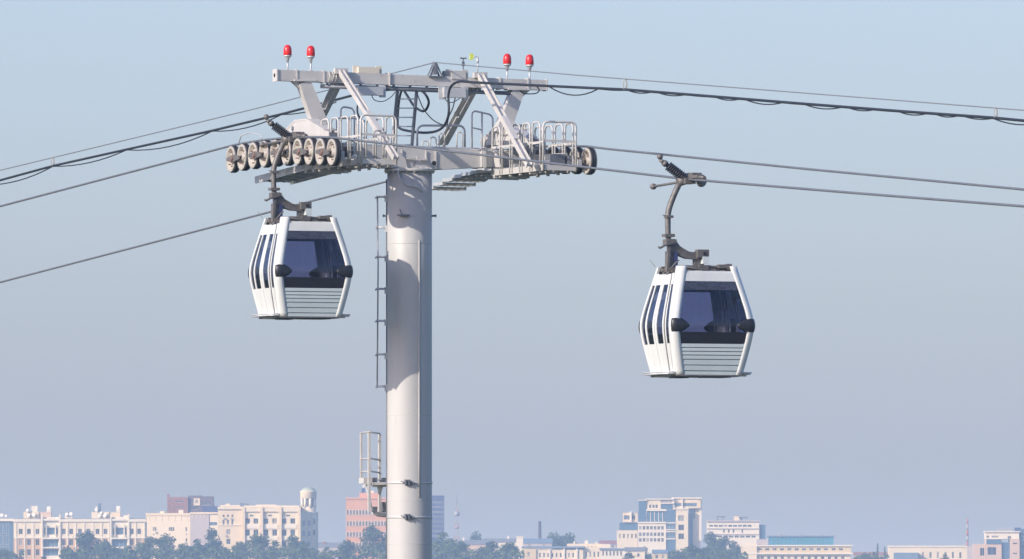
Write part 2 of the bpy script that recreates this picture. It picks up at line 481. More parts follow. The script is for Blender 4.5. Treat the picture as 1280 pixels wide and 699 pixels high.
# ------------------------------------------------------------------ catwalks
def hoop_pts(a, b, h, r=.1):
    """inverted U between floor points a and b"""
    a, b = Vector(a), Vector(b); d = (b - a); w = d.length; d = d / w; up = Vector((0, 0, 1))
    return [a] + arc(a + d * r + up * (h - r), r, math.pi, math.pi / 2, d, up, 4) + arc(b - d * r + up * (h - r), r, math.pi / 2, 0, d, up, 4) + [b]
ZD = 12.335
for c0, c1 in ((-2.3, -1.5), (1.85, 2.6)):
    cw = link('catwalk', None, tower)
    STEP = [.03 * (k + 1) for k in range(6)] if c0 < 0 else [.0, .02, .05, .1, .17, .24]
    panels = [(.05, 3.2, 0.0)] + [(-.55 - .58 * k, .03 - .58 * k, -STEP[k]) for k in range(6)]
    n0, n1 = c0, c1
    for l0, l1, dz in panels:
        mb = MB(); z = ZD + dz
        c0, c1 = (n0, n1) if l0 > 0 or n0 < 0 else (1.62, 2.4)
        hh = .13 if l0 > 0 else .07
        for c in (c0 + .02, c1 - .02): mb.bar(L(c, l0, z - hh / 2 + .015), L(c, l1, z - hh / 2 + .015), .04, hh)
        for l in (l0 + .02, l1 - .02): mb.bar(L(c0 + .04, l, z - hh / 2 + .015), L(c1 - .04, l, z - hh / 2 + .015), .035, hh - .02)
        mb.build('deck_frame', 'white' if dz == 0 else 'galv', cw)
        mb = MB(); n = int((l1 - l0) / .09)
        for i in range(1, n): mb.bar(L(c0 + .04, l0 + (l1 - l0) * i / n, z - .015), L(c1 - .04, l0 + (l1 - l0) * i / n, z - .015), .022, .03)
        for i in range(1, 5): mb.bar(L(c0 + (c1 - c0) * i / 5, l0 + .03, z - .045), L(c0 + (c1 - c0) * i / 5, l1 - .03, z - .045), .02, .025)
        mb.build('grating', 'grate', cw)
    c0, c1 = n0, n1
    R = .021
    for c in (c0, c1):
        for k in range(5):
            l = .62 + k * .6
            if c0 < 0 and k == 0: continue
            mb = MB(); mb.tube(hoop_pts(L(c, l - .46, ZD - .1), L(c, l, ZD - .1), 1.03, .13), R, 8)
            mb.bar(L(c, l - .46, ZD + .48), L(c, l, ZD + .48), .025, .035)
            mb.build('rail_hoop', 'white', cw)
    mb = MB(); mb.tube(hoop_pts(L(c0, 3.2, ZD - .1), L(c1, 3.2, ZD - .1), 1.03, .11), R * 1.15, 8)
    mb.bar(L(c0, 3.2, ZD + .52), L(c1, 3.2, ZD + .52), .03, .045)
    mb.build('end_hoop', 'white', cw)
    mb = MB(); mb.bar(L(c0, 0.1, ZD + .5), L(c0, 3.2, ZD + .5), .02, .03); mb.bar(L(c1, 0.1, ZD + .5), L(c1, 3.2, ZD + .5), .02, .03)
    for c in (c0 + .06, c1 - .06):
        for l in (.5, 1.1, 1.7, 2.3, 2.9): mb.box(L(c, l, ZD - .06), (.05, .08, .2))
    mb.build('mid_rail', 'white', cw)
    mb = MB()
    for l in (-.24, .24):
        mb.bar(L(c0, l, ZD - .14), L(c1, l, ZD - .14), .1, .06)
    for i in range(5):
        mb.box(L(random.uniform(c0 + .1, c1 - .1), random.uniform(.6, 3.0), ZD + .06), (random.uniform(.1, .3), random.uniform(.1, .3), random.uniform(.08, .16)))
    mb.build('deck_hanger', 'galv', cw)
# sheet-metal shrouds and toe boards on the right-hand catwalk
mb = MB()
for u0, v0 in ((604, 187), (616, 188)):
    P = [on_c(u0, v0, 1.83), on_c(u0 + 7, v0 + 8, 1.83), on_c(u0 + 9, v0 + 21, 1.83), on_c(u0 + 3, v0 + 21, 1.83), on_c(u0 + 1, v0 + 9, 1.83), on_c(u0 - 5, v0, 1.83)]
    mb.prism(P, (.03, 0, 0))
mb.build('shroud_plate', 'white', tower)
mb = MB(); mb.prism([on_c(u, v, 2.0) for u, v in ((622, 176), (640, 178), (650, 184), (628, 184))], (.35, 0, .02)); mb.build('cover_plate', 'dark_steel', tower)
mb = MB(); mb.box(on_c(650, 172, 2.62), (.05, .7, .55)); mb.build('screen_plate', 'white', tower)
mb = MB(); mb.box(on_c(612, 180, 2.3), (.3, .25, .25)); mb.build('service_box', 'white', tower)
mb = MB(); mb.box(wpx(694, 200, -1.6), (.34, .3, .24)); mb.box(wpx(712, 202, -1.6), (.16, .3, .24)); mb.build('junction_box', 'dark_steel', tower)
for u in (528, 538, 549, 571):      # small hoops along the crossarm top
    a, b = on_l(u, 186, -.22), on_l(u + 7, 186.5, -.22); h = on_l(u, 186 - 10 - (u - 528) * .45, -.22).z - a.z
    mb = MB(); mb.tube(hoop_pts(a, b, min(h, .36), .05), .017, 8); mb.build('rail_hoop', 'white', tower)
for c in (-2.31, -1.49):     # stringers that carry the stepped half of each catwalk
    st = .03 if c < 0 else .055
    mb = MB(); mb.bar(L(c, .2, ZD - .02), L(c, -3.4, ZD - .02 - st * 6), .03, .15)
    for k in range(6): mb.box(L(c, -.3 - k * .55, ZD - .03 - st * (k + .9)), (.05, .06, .06))
    mb.build('stringer', 'galv', tower)
# guard hoops round the crossarm top
for pts, l, r in (([(521.5, 184), (581, 184), 157], -.75, .024), ([(590, 186), (616, 192), 138], -.5, .02), ([(426, 178), (443, 181), 133], -.3, .02)):
    a, b = on_l(*pts[0], l), on_l(*pts[1], l); h = on_l(pts[0][0], pts[2], l).z - a.z
    mb = MB(); mb.tube(hoop_pts(a, b, h, .14 if r > .021 else .1), r, 8)
    if pts[2] == 138:
        m0, m1 = a.lerp(b, .48), b.lerp(a, .52); mb.tube([m0, m0 + Vector((0, 0, h - .02))], r, 8)
        mb.tube([a + Vector((0, 0, h * .55)), m0 + Vector((0, 0, h * .55))], r * .8, 8)
    mb.build('guard_hoop', 'galv', tower)
mb = MB(); mb.tube([on_l(420, 148, -.4), on_l(441, 148, -.4), on_l(452, 150, -.2)], .018, 8); mb.tube([on_l(437, 148, -.4), on_l(437, 180, -.4)], .018, 8); mb.tube([on_l(421, 149, -.4), on_l(420, 172, -.4)], .018, 8)
mb.build('guard_rail', 'galv', tower)

# ------------------------------------------------------------------ lifting gantry
ZG = 14.225
mb = MB(); mb.bar(L(-3.05, 0, ZG), L(-.52, 0, ZG), .22, .235); mb.bar(L(-.49, 0, ZG), L(3.12, 0, ZG), .22, .22)
gan = mb.build('gantry_beam', 'white', tower)
mb = MB(); mb.box(L(-3.075, 0, ZG), (.03, .27, .27)); mb.box(L(-.505, 0, ZG), (.025, .29, .29)); mb.box(L(3.135, 0, ZG), (.03, .25, .25))
for c in (-2.62, -2.0, 2.05, 2.7): mb.box(L(c, 0, ZG), (.035, .25, .27))
for c in (-1.9, -1.82, -1.75): mb.tube([L(c, .125, ZG - .1), L(c + .02, .16, ZG + .02), L(c, .125, ZG + .12)], .012, 6)
mb.build('beam_plate', 'white', gan)
mb = MB(); mb.lathe([(.04, 0), (.04, .012)], L(-3.09, 0, ZG), (-1, 0, 0), n=12); mb.build('port_hole', 'tyre', gan)
mb = MB(); mb.tube([L(-2.05, .04, ZG - .2), L(2.45, .04, ZG - .2)], .045, 10); mb.bar(L(-1.2, -.07, ZG - .17), L(1.3, -.07, ZG - .17), .12, .06)
for k in range(12): mb.box(L(-1.9 + k * .38, .04, ZG - .15), (.03, .08, .09))
mb.build('cable_tray', 'dark_steel', gan)
for s, top, bot in ((-1, (379, 103), (401, 160)), (1, (646, 114), (626, 168))):
    a, b = on_l(*top, 0), on_l(*bot, 0)
    mb = MB(); mb.bar(a, b, .26, .24, up=(0, 1, 0), w1=.34); lg = mb.build('gantry_leg', 'white', tower)
    d = s * .34
    mb = MB(); mb.prism([a + Vector((d, -.05, .06)), a + Vector((s * .02, -.05, .06)), a + Vector((0, -.05, -.22)) * 1.0], (0, .1, 0)); mb.box(a + Vector((0, 0, .035)), (.5, .3, .04)); mb.build('leg_gusset', 'white', lg)
def strut(p0, p1, w, m, name='gantry_strut'):
    mb = MB(); d = (p1 - p0).normalized(); mid = p0.lerp(p1, .48)
    mb.bar(p0, p1, w, .04, up=(0, -1, 1)); mb.bar(p0 + Vector((-w / 2, 0, 0)), p1 + Vector((-w / 2, 0, 0)), .02, .12, up=(0, -1, 1)); mb.bar(p0 + Vector((w / 2, 0, 0)), p1 + Vector((w / 2, 0, 0)), .02, .12, up=(0, -1, 1))
    mb.bar(mid, mid + d * .9, w * 1.1, .125, up=(0, -1, 1))
    mb.box(p0, (.3, .12, .12))
    return mb.build(name, m, tower)
def cplane(u, v, c): p = on_c(u, v, c); return p
cl = on_l(426, 90, .15).x; cr = on_l(600, 95, .15).x
strut(on_c(426, 89, cl), on_c(495, 198, cl), .10, 'white')
strut(on_c(600, 94, cr), on_c(662, 207, cr), .115, 'white')
strut(on_c(421, 106, cl - .02), on_c(392, 164, cl - .02), .12, 'galv')
strut(on_c(592, 110, cr - .02), on_c(553, 181, cr - .02), .13, 'galv')
# ladder from crossarm to gantry
lad = link('ladder', None, tower)
rails = []
for u0, u1, c in ((497, 490, -.28), (521, 514.5, .165)):
    a, b = on_c(u0, 112, c), on_c(u1, 186, c); rails.append((a, b))
    MB().bar(a, b, .05, .075).build('ladder_rail', 'dark_steel', lad)
for k in range(6):
    t = .16 + k * .155
    MB().tube([rails[0][0].lerp(rails[0][1], t), rails[1][0].lerp(rails[1][1], t)], .013, 8).build('rung', 'galv', lad)
# boxes on the gantry
for nm, m, u0, u1, v0, v1, l in (('control_box', 'cream_box', 446, 472, 84.5, 92, 0), ('junction_box', 'galv', 446, 477, 109, 119, .12), ('junction_box', 'galv', 553, 580, 110, 122, .12), ('control_box', 'white', 562, 580, 89, 99, .02)):
    a, b = on_l(u0, v1, l), on_l(u1, v0, l)
    mb = MB(); mb.box((a + b) / 2, (b.x - a.x, .22, abs(b.z - a.z)))
    for q in (a.x - .02, b.x + .02): mb.bar((q, a.y, min(a.z, b.z) - .04), (q, a.y, max(a.z, b.z) + .03), .035, .14)
    mb.build(nm, m, gan)
# cable saddle on top of the gantry
mb = MB(); p = on_l(543.5, 81, .05); q = p - Vector((0, 0, .26))
for s in (-1, 1):
    for t in (-1, 1): mb.bar(p + Vector((s * .03, t * .05, 0)), q + Vector((s * .14, t * .09, 0)), .03, .03)
mb.box(q, (.34, .24, .03)); mb.box(p - Vector((0, 0, .1)), (.07, .22, .22)); mb.lathe([(.07, -.03), (.05, 0), (.07, .03)], p, (1, 0, 0), n=12)
mb.prism([q + Vector((.14, -.05, 0)), q + Vector((.6, -.05, 0)), q + Vector((.52, -.05, .05)), q + Vector((.3, -.05, .12)), q + Vector((.18, -.05, .13))], (0, .06, 0))
mb.build('cable_saddle', 'dark_steel', gan)
PM = p
# warning lamps
for u, vb, vt in ((359.5, 89, 56), (388.5, 90, 57), (634, 101, 67), (662, 102, 68)):
    b, t = on_l(u, vb, 0), on_l(u, vt, 0)
    mb = MB(); zb = t.z - .225
    mb.lathe([(.084, zb), (.09, zb + .015), (.089, zb + .11), (.082, zb + .155), (.06, zb + .2), (.03, zb + .22), (0, zb + .225)], (t.x, t.y, 0), n=18)
    la = mb.build('warning_lamp', 'beacon', tower)
    mb = MB(); mb.tube([b - Vector((0, 0, .05)), Vector((b.x, b.y, zb - .1))], .02, 8); mb.lathe([(.02, zb - .16), (.045, zb - .06), (.07, zb - .035), (.085, zb - .03), (.085, zb - .002), (.05, zb - .001)], (t.x, t.y, 0), n=14)
    mb.bar((b.x, b.y, b.z + .02), (b.x, b.y, b.z + .04), .07, .07)
    mb.build('lamp_pole', 'galv', la)
# anemometer and wind vane
b, t = on_l(579, 97, 0), on_l(579, 73, 0)
mb = MB(); mb.tube([b, t], .014, 8); mb.tube([t + Vector((-.05, 0, 0)), t + Vector((.05, 0, 0))], .012, 6); mb.box(t - Vector((0, 0, .12)), (.05, .05, .1))
for s in (-1, 1): mb.lathe([(.0, -.02), (.03, 0), (.03, .02)], t + Vector((s * .05, 0, .0)), (0, 0, 1), n=10)
mb.build('anemometer', 'dark_steel', gan)
b, t = on_l(597, 97, 0), on_l(597, 70, 0)
mb = MB(); mb.tube([b, t], .014, 8); mb.tube([t - Vector((0, 0, .16)), t - Vector((0, 0, .04))], .026, 8); mb.tube([t - Vector((.02, 0, .02)), t - Vector((.1, 0, .02))], .01, 6)
va = mb.build('wind_vane', 'galv', gan)
mb = MB(); mb.prism([t + Vector((-.06, 0, -.02)), t + Vector((-.12, 0, .055)), t + Vector((-.19, 0, .04)), t + Vector((-.17, 0, -.02)), t + Vector((-.19, 0, -.09)), t + Vector((-.11, 0, -.085))], (0, .02, 0))
mb.build('vane_tail', 'vane', va)

# ------------------------------------------------------------------ column ladder, rest platform, clamp bands
cl_ = link('column_ladder', None, tower)
x0, yw = -.69, -.1
mb = MB(); mb.tube([W2L(-.695, .1, zl(245)), W2L(-.68, .1, zl(330)), W2L(-.70, .1, zl(485))], .018, 8); mb.build('ladder_rail', 'galv', cl_)
mb = MB(); mb.tube([W2L(-.495, .05, zl(224)), W2L(-.495, .05, zl(600)), W2L(-.495, .05, .3)], .016, 8); mb.build('ladder_rail', 'dark_steel', cl_)
for v in (246, 284, 321, 361, 401, 443, 483):
    mb = MB(); mb.tube([W2L(-.46, .05, zl(v)), W2L(-.72, .1, zl(v))], .022, 8); mb.tube([W2L(-.73, -.02, zl(v + 1)), W2L(-.73, .24, zl(v + 1))], .02, 8)
    mb.box(W2L(-.495, .05, zl(v + 2)), (.05, .14, .14))
    mb.build('rung', 'galv', cl_)
pf = link('rest_platform', None, tower)
def wp(u, v, y): return wpx(u, v, y + .72)
for u, v0, v1, y, r in ((461.5, 541, 640, -.75, .028), (451.5, 541, 600, -.25, .022), (474.5, 543, 640, -.2, .028)):
    MB().bar(wp(u, v0, y), wp(u, v1, y), r * 2, r * 2).build('post', 'white', pf)
for v in (540, 573, 589):
    mb = MB(); mb.tube([wp(474.5, v + 2, -.2), wp(461.5, v, -.75), wp(451.5, v + 1, -.25)], .018, 8); mb.build('rail', 'white', pf)
mb = MB(); mb.box(wp(473, 605, -.35), (.42, .62, .05)); mb.box(wp(457, 601, -.5), (.2, .3, .12)); mb.build('floor_plate', 'white', pf)
mb = MB(); mb.bar(wp(466, 641, -.45), wp(484, 644, -.25), .05, .07); mb.bar(wp(466, 607, -.5), wp(484, 607, -.3), .05, .06); mb.bar(wp(458, 606, -.5), wp(464, 634, -.7), .04, .04)
mb.prism([wp(471, 608, -.3), wp(479, 608, -.3), wp(477, 615, -.3), wp(473, 615, -.3)], W2L(0, .05, 0)); mb.tube([wp(465, 634, -.4), wp(466, 641, -.4), wp(472, 645, -.4), wp(484, 646, -.2)], .02, 8)
mb.build('bracket', 'galv', pf)
mb = MB(); mb.box(wp(468, 600, -.5), (.1, .1, .1)); mb.box(wp(480, 600, -.3), (.12, .1, .09)); mb.box(wp(468, 637, -.5), (.1, .1, .12)); mb.box(wp(480, 634, -.3), (.09, .1, .22)); mb.build('bolt_block', 'dark_steel', pf)
for v in (604, 647):
    mb = MB(); z = zl(v); mb.lathe([(COLR, z - .02), (COLR + .012, z - .018), (COLR + .012, z + .018), (COLR, z + .02)], n=48)
    bd = mb.build('clamp_band', 'galv', tower)
    mb = MB(); a, b = wpx(501, v - 2, -.52), wpx(516, v, -.53)
    mb.tube([a, b], .016, 8); mb.box(wpx(507, v - 1, -.53), (.03, .09, .12)); mb.box(wpx(511, v - 1, -.53), (.03, .09, .12)); mb.lathe([(.03, 0), (.03, .03)], b, b - a, n=6, smooth=False)
    mb.build('clamp_bolt', 'dark_steel', bd)
# ------------------------------------------------------------------ ropes and cables
def to_world(p): return Vector((p.x * CO - p.y * SI, p.x * SI + p.y * CO, p.z))
def catmull(P, n=6):
    out = []
    for i in range(len(P) - 1):
        p0, p1, p2, p3 = P[max(i - 1, 0)], P[i], P[i + 1], P[min(i + 2, len(P) - 1)]
        for k in range(n):
            t = k / n
            out.append(.5 * ((2 * p1) + (p2 - p0) * t + (2 * p0 - 5 * p1 + 4 * p2 - p3) * t * t + (3 * p1 - p0 - 3 * p2 + p3) * t ** 3))
    return out + [P[-1]]
def extend(P, n0, n1):
    a = P[0] + (P[0] - P[1]).normalized() * n0; b = P[-1] + (P[-1] - P[-2]).normalized() * n1
    return [a] + P + [b]
def rope_obj(name, label, cat, P, r, m, n=8, group=None):
    W = [to_world(p) for p in P]
    o = Vector(W[len(W) // 2]); mb = MB(); mb.tube([w - o for w in W], r, n)
    ob = mb.build(name, m); ob.location = o
    return tag(ob, label, cat, group)
ROPE_R = .024
def train_tops(c):
    return [Vector((c, -(L0 + (i - 4.5) * SP), tz(L0 + (i - 4.5) * SP, c) + .285 + ROPE_R)) for i in range(10)]
near = [on_c(0, 258, C_NEAR), on_c(140, 221.2, C_NEAR)] + train_tops(C_NEAR) + [on_c(858, 224, C_NEAR), on_c(1070, 241.5, C_NEAR), on_c(1280, 258, C_NEAR)]
far = [on_c(0, 353, C_FAR), on_c(240, 290.5, C_FAR), on_c(483, 227, C_FAR)] + train_tops(C_FAR) + [on_c(742 + 20, 186.5, C_FAR), on_c(1010, 211.5, C_FAR), on_c(1280, 237, C_FAR)]
rope_obj('haul_rope', 'near steel haul rope carrying both gondola cabins', 'rope', extend(near, 120, 60), ROPE_R, 'rope', group='haul ropes over the tower')
rope_obj('haul_rope', 'far empty steel haul rope over the right-hand sheaves', 'rope', extend(far, 120, 60), ROPE_R, 'rope', group='haul ropes over the tower')
CM = PM.x
thin_l = [on_c(0, 213, CM), on_c(160, 174.5, CM), on_c(320, 135.8, CM)]; thin_r = [on_c(720, 94, CM), on_c(1000, 116, CM), on_c(1280, 138, CM)]
rope_obj('messenger_wire', 'thin grey messenger wire running over the gantry top', 'wire', extend(thin_l + [PM + Vector((0, 0, .05))] + thin_r, 90, 50), .0125, 'wire', 6)
thick_px = [(0, 225.5), (66, 207.5), (158, 187), (265, 163.5), (355, 142), (440, 119.5), (480, 113), (510, 110)]
drop_px = [(520, 111), (530, 116), (536, 128), (530, 139), (518, 133), (508, 118), (503, 112), (499, 125), (497, 150), (499, 160), (512, 164), (532, 166), (548, 163), (557, 154), (561, 140), (560.5, 120), (564, 108), (574, 102), (590, 103)]
right_px = [(620, 104.5), (690, 107.8), (748, 110.5), (781, 112), (870, 119), (1000, 129.5), (1130, 139.5), (1244, 147.5), (1280, 151)]
def hard(pxs, c): return [on_c(u, v, c) for u, v in pxs]
P = extend(hard(thick_px, CM), 90, 0)[:-1] + catmull(hard(drop_px, CM), 5) + extend(hard(right_px, CM), 0, 50)[1:]
tele = rope_obj('signal_cable', 'thick black signal cable hung under the thin wire and looped at the gantry', 'cable', P, .028, 'cable', 8)
# thin loose cable tied along it in shallow loops
def interp(pxs, u):
    for (a, b), (c, d) in zip(pxs, pxs[1:]):
        if a <= u <= c: return b + (d - b) * (u - a) / (c - a)
    return pxs[-1][1]
loops_l = [(-20, 66, 6), (66, 158, 5.5), (158, 265, 7.5), (265, 352, 6), (352, 430, 5)]
loops_r = [(686, 748, 9.5), (748, 785, 1), (785, 814, 2.5), (814, 823, 0), (823, 856, 2.5), (856, 895, .5), (895, 924, 2.5), (924, 932, 0), (932, 978, 4), (978, 1006, .5), (1006, 1052, 3.8), (1052, 1061, 0), (1061, 1092, 2.5), (1092, 1124, .5), (1124, 1158, 3), (1158, 1170, 0), (1170, 1197, 2.5), (1197, 1205, 0), (1205, 1241, 2.5), (1241, 1300, 5)]
for loops, src in ((loops_l, [(-30, 235)] + thick_px), (loops_r, right_px + [(1310, 153.5)])):
    pts = []
    for a, b, s in loops:
        for k in range(8):
            t = k / 8; u = a + (b - a) * t
            pts.append(on_c(u, interp(src, u) + .6 + s * 4 * t * (1 - t), CM))
    W = [to_world(p) - tele.location for p in pts]
    mb = MB(); mb.tube(W, .014, 6); mb.build('loose_cable', 'cable', tele)
for u, v0, v1 in ((66, 196.5, 209), (781.5, 98.5, 113.5), (1244.5, 135, 149)):
    a, b = to_world(on_c(u, v0, CM)) - tele.location, to_world(on_c(u, v1, CM)) - tele.location
    mb = MB(); m = (a + b) / 2; r = (a - b).length / 2
    mb.tube([m + Vector((math.sin(t * math.pi / 6) * r * .32, 0, math.cos(t * math.pi / 6) * r)) for t in range(13)], .009, 6)
    mb.tube([a, a.lerp(b, .5) + Vector((.02, 0, 0)), b], .012, 6)
    mb.build('cable_hanger', 'dish', tele)
# small slack cables on the gantry
for pts, r in (([(520, 112), (524, 124), (530, 137), (540, 149), (550, 155), (557, 157)], .012), ([(470, 111), (465, 118), (468, 125), (478, 127), (488, 122), (494, 115)], .01), ([(450, 122), (447, 132), (447, 141), (451, 149), (456, 152)], .02), ([(556, 118), (558, 126), (566, 128), (576, 122)], .01), ([(569, 122), (566, 135), (561, 146), (559, 156)], .014), ([(671, 108), (674, 113), (669, 117), (655, 117), (650, 113)], .014)):
    P = catmull([on_l(u, v, .2) for u, v in pts], 5)
    mb = MB(); mb.tube(P, r, 6); mb.build('slack_cable', 'cable', tower)

# ------------------------------------------------------------------ gondola cabins
HZ = [(0, .70), (.12, .725), (.4, .785), (.7, .842), (.85, .864), (.95, .874), (1.03, .876), (1.12, .868), (1.3, .836), (1.6, .765), (1.9, .69), (2.2, .615)]
CR = .11
def hz(z):
    for (a, b), (c, d) in zip(HZ, HZ[1:]):
        if z <= c: return b + (d - b) * max(0, (z - a)) / (c - a)
    return HZ[-1][1]
AX = {'front': (Vector((0, -1, 0)), Vector((1, 0, 0))), 'right': (Vector((1, 0, 0)), Vector((0, 1, 0))), 'back': (Vector((0, 1, 0)), Vector((-1, 0, 0))), 'left': (Vector((-1, 0, 0)), Vector((0, -1, 0)))}
def sp(side, s, z, off):
    n, t = AX[side]; h = hz(z)
    return n * (h + off) + t * (s * (h - CR)) + Vector((0, 0, z))
def panel(mb, side, s0, s1, z0, z1, off=0.0, th=.025):
    nz = max(1, int((z1 - z0) / .09))
    zz = [z0 + (z1 - z0) * k / nz for k in range(nz + 1)]
    cs = ((s0, off), (s1, off), (s1, off - th), (s0, off - th))
    for q in range(4):              # four strips with their own vertices keep flat sheets flat
        i = len(mb.v)
        for z in zz:
            for k in (q, (q + 1) % 4): mb.v.append(sp(side, cs[k][0], z, cs[k][1]))
        for k in range(nz): mb.face((i + 2 * k, i + 2 * k + 1, i + 2 * k + 3, i + 2 * k + 2), q in (0, 2))
    for z in (z0, z1):
        i = len(mb.v); mb.v += [sp(side, c, z, o) for c, o in cs]; mb.face((i, i + 1, i + 2, i + 3))
def make_cabin_meshes():
    out = []     # (name, mesh, parent index or None)
    def add(name, mb, mats, par=None): out.append((name, mb.mesh(name, mats), par)); return len(out) - 1
    for sx in (-1, 1):
        for sy in (-1, 1):
            mb = MB(); i = len(mb.v); N = 7; nz = 26; r = CR
            for k in range(nz + 1):
                z = 2.2 * k / nz; h = hz(z)
                c0 = Vector((sx * (h - r), sy * (h - r), z))
                prof = [(0, r + .022), (-.045, r + .022)] if False else []
                pts = []
                pts.append(c0 + Vector((-sx * .05, sy * (r + .012), 0)))
                for j in range(N + 1):
                    a = math.pi / 2 * j / N
                    pts.append(c0 + Vector((sx * math.sin(a), sy * math.cos(a), 0)) * (r + .016))
                pts.append(c0 + Vector((sx * (r + .012), -sy * .05, 0)))
                pts.append(c0 + Vector((sx * (r - .04), -sy * .05, 0)))
                pts.append(c0 + Vector((sx * (r * .3), sy * (r * .3), 0)))
                pts.append(c0 + Vector((-sx * .05, sy * (r - .04), 0)))
                mb.v += pts
            n = len(pts)
            for k in range(nz):
                for j in range(n): 
                    a, b = k * n + j, k * n + (j + 1) % n
                    mb.cur = 1 if j >= N + 3 and j < n - 1 else 0
                    mb.face((a, b, b + n, a + n), j < N + 2)
            mb.cur = 0; mb.face(range(n)); mb.face(range(nz * n, nz * n + n))
            p = add('corner_post', mb, ['shell', 'cab_in'])
            mb = MB()   # leaf-shaped bumper: blunt at the corner, pointed along the window
            rows, cols = 8, 14; i = len(mb.v); h = hz(1.0); r = CR
            for a in range(rows + 1):
                v = -1 + 2 * a / rows
                for b in range(cols + 1):
                    u = b / cols; s_ = -.045 + .40 * u
                    zz = v * .165 * (1 if u < .2 else (1 - ((u - .2) / .8) ** 1.8) ** .8 + .01)
                    bul = .022 + .022 * max(0, 1 - v * v) * max(0, 1 - u) ** .5 - (.035 if abs(v) > .99 or u > .99 or b == 0 else 0)
                    hh = hz(1.0 + zz); La = r * math.pi / 2
                    # s_: arc length from the middle of the rounded corner, towards the window
                    if s_ < La / 2: an = math.pi / 4 + s_ / r; x, y = hh - r + (r + bul) * math.cos(an), hh - r + (r + bul) * math.sin(an)
                    else: x, y = hh - r - (s_ - La / 2), hh + bul
                    mb.v.append(Vector((sx * x, sy * y, 1.0 + zz)))
            for a in range(rows):
                for b in range(cols):
                    k = i + a * (cols + 1) + b; mb.face((k, k + 1, k + cols + 2, k + cols + 1), True)
            add('bumper', mb, 'bumper')
    for side in ('front', 'back'):
        mb = MB(); panel(mb, side, -1, 1, .86, 1.71, .004, .012); w = add('window', mb, 'glass')
        mb = MB(); panel(mb, side, -1, 1, 1.712, 1.885, .008, .02); add('window_header', mb, 'valance', w)
        mb = MB(); panel(mb, side, -1, 1, .845, .862, .014, .03); panel(mb, side, -1, 1, .64, .843, .006, .02); add('lower_band', mb, 'cab_dark', w)
        mb = MB(); panel(mb, side, -1, 1, 1.89, 2.06, .008, .03); panel(mb, side, -1, 1, 2.06, 2.1, -.01, .03); add('top_rail', mb, 'shell')
        mb = MB(); panel(mb, side, -1, 1, .0, .635, -.02, .02); lp = add('lower_panel', mb, 'cab_in')
        zz = [.0, .085, .2, .315, .40, .475, .55, .634]
        for a, b in zip(zz, zz[1:]):
            mb = MB(); i = len(mb.v)
            for z, o in ((a + .006, .012), (b - .014, .006), (b - .007, -.006), (b - .007, -.03), (a + .006, -.03)):
                for s in (-1, 1): mb.v.append(sp(side, s, z, o))
            for k in range(5):
                k2 = (k + 1) % 5; mb.face((i + 2 * k, i + 2 * k + 1, i + 2 * k2 + 1, i + 2 * k2))
            mb.face([i + 2 * k for k in range(5)]); mb.face([i + 2 * k + 1 for k in range(5)])
            add('slat', mb, 'slat', lp)
        n, t = AX[side]
        mb = MB(); mb.box(n * .5 + Vector((0, 0, .42)), (1.3, .42, .07)); mb.bar(n * .70 + Vector((-.6, 0, .46)), n * .70 + Vector((.6, 0, .46)), .06, .02); mb.box(n * .73 + Vector((0, 0, .64)), (1.3, .05, .42)); mb.box(n * .45 + Vector((0, 0, .2)), (1.2, .05, .38))
        add('bench', mb, 'seat')
    for side in ('left', 'right'):
        zb, zt = .635, 1.83
        for s0, s1, w0, w1 in ((-1, -.64, -.985, -.71), (.64, 1, .71, .985)):
            mb = MB(); panel(mb, side, s0, s1, .0, zb, .0); panel(mb, side, s0, s1, zt, 2.06, .0); panel(mb, side, s0, w0, zb, zt, .0); panel(mb, side, w1, s1, zb, zt, .0)
            q = add('side_panel', mb, 'shell')
            mb = MB(); panel(mb, side, w0, w1, zb, zt, -.008, .01); add('side_window', mb, 'strip_glass', q)
        mb = MB(); panel(mb, side, -.02, .02, .03, 2.04, .012, .02); panel(mb, side, -.645, -.625, .03, 2.04, .006, .02); panel(mb, side, .625, .645, .03, 2.04, .006, .02); add('door_seal', mb, 'cab_dark')
        for s0, s1, w0, w1 in ((-.622, -.014, -.54, -.14), (.014, .622, .14, .54)):
            mb = MB(); panel(mb, side, s0, s1, .03, zb, .022); panel(mb, side, s0, s1, zt, 2.04, .022); panel(mb, side, s0, w0, zb, zt, .022); panel(mb, side, w1, s1, zb, zt, .022)
            q = add('door', mb, 'shell')
            mb = MB(); panel(mb, side, w0, w1, zb, 1.52, .012, .01); add('door_window', mb, 'strip_glass', q)
            mb = MB(); panel(mb, side, w0, w1, 1.525, zt, .012, .01); add('vent_window', mb, 'vent_glass', q)
        n, t = AX[side]
        mb = MB(); mb.cur = 0
        cc = n * .80 + Vector((0, 0, .015)); pts = []
        for k in range(20):
            a = 2 * math.pi * k / 20; ca, sa = math.cos(a), math.sin(a)
            pts.append(cc + t * (.66 * math.copysign(abs(ca) ** .5, ca)) + n * (.15 * math.copysign(abs(sa) ** .7, sa)))
        mb.prism(pts, (0, 0, .018)); mb.tube([p + (p - cc) * .02 + Vector((0, 0, .04)) for p in pts] + [pts[0] + (pts[0] - cc) * .02 + Vector((0, 0, .04))], .014, 6, False)
        mb.bar(n * .7 + t * -.4 + Vector((0, 0, -.01)), n * .7 + t * .4 + Vector((0, 0, -.01)), .06, .03)
        add('step_plate', mb, 'galv')
    mb = MB(); mb.box((0, 0, -.008), (1.40, 1.40, .026)); mb.cur = 1; mb.box((.25, -.3, -.03), (.5, .5, .03)); mb.box((-.3, .2, -.03), (.3, .3, .03)); mb.cur = 0; mb.bar((-.72, -.72, -.01), (.75, -.72, -.01), .04, .03)
    add('floor_pan', mb, ['hanger', 'cab_dark'])
    mb = MB(); h = hz(2.06) - .03
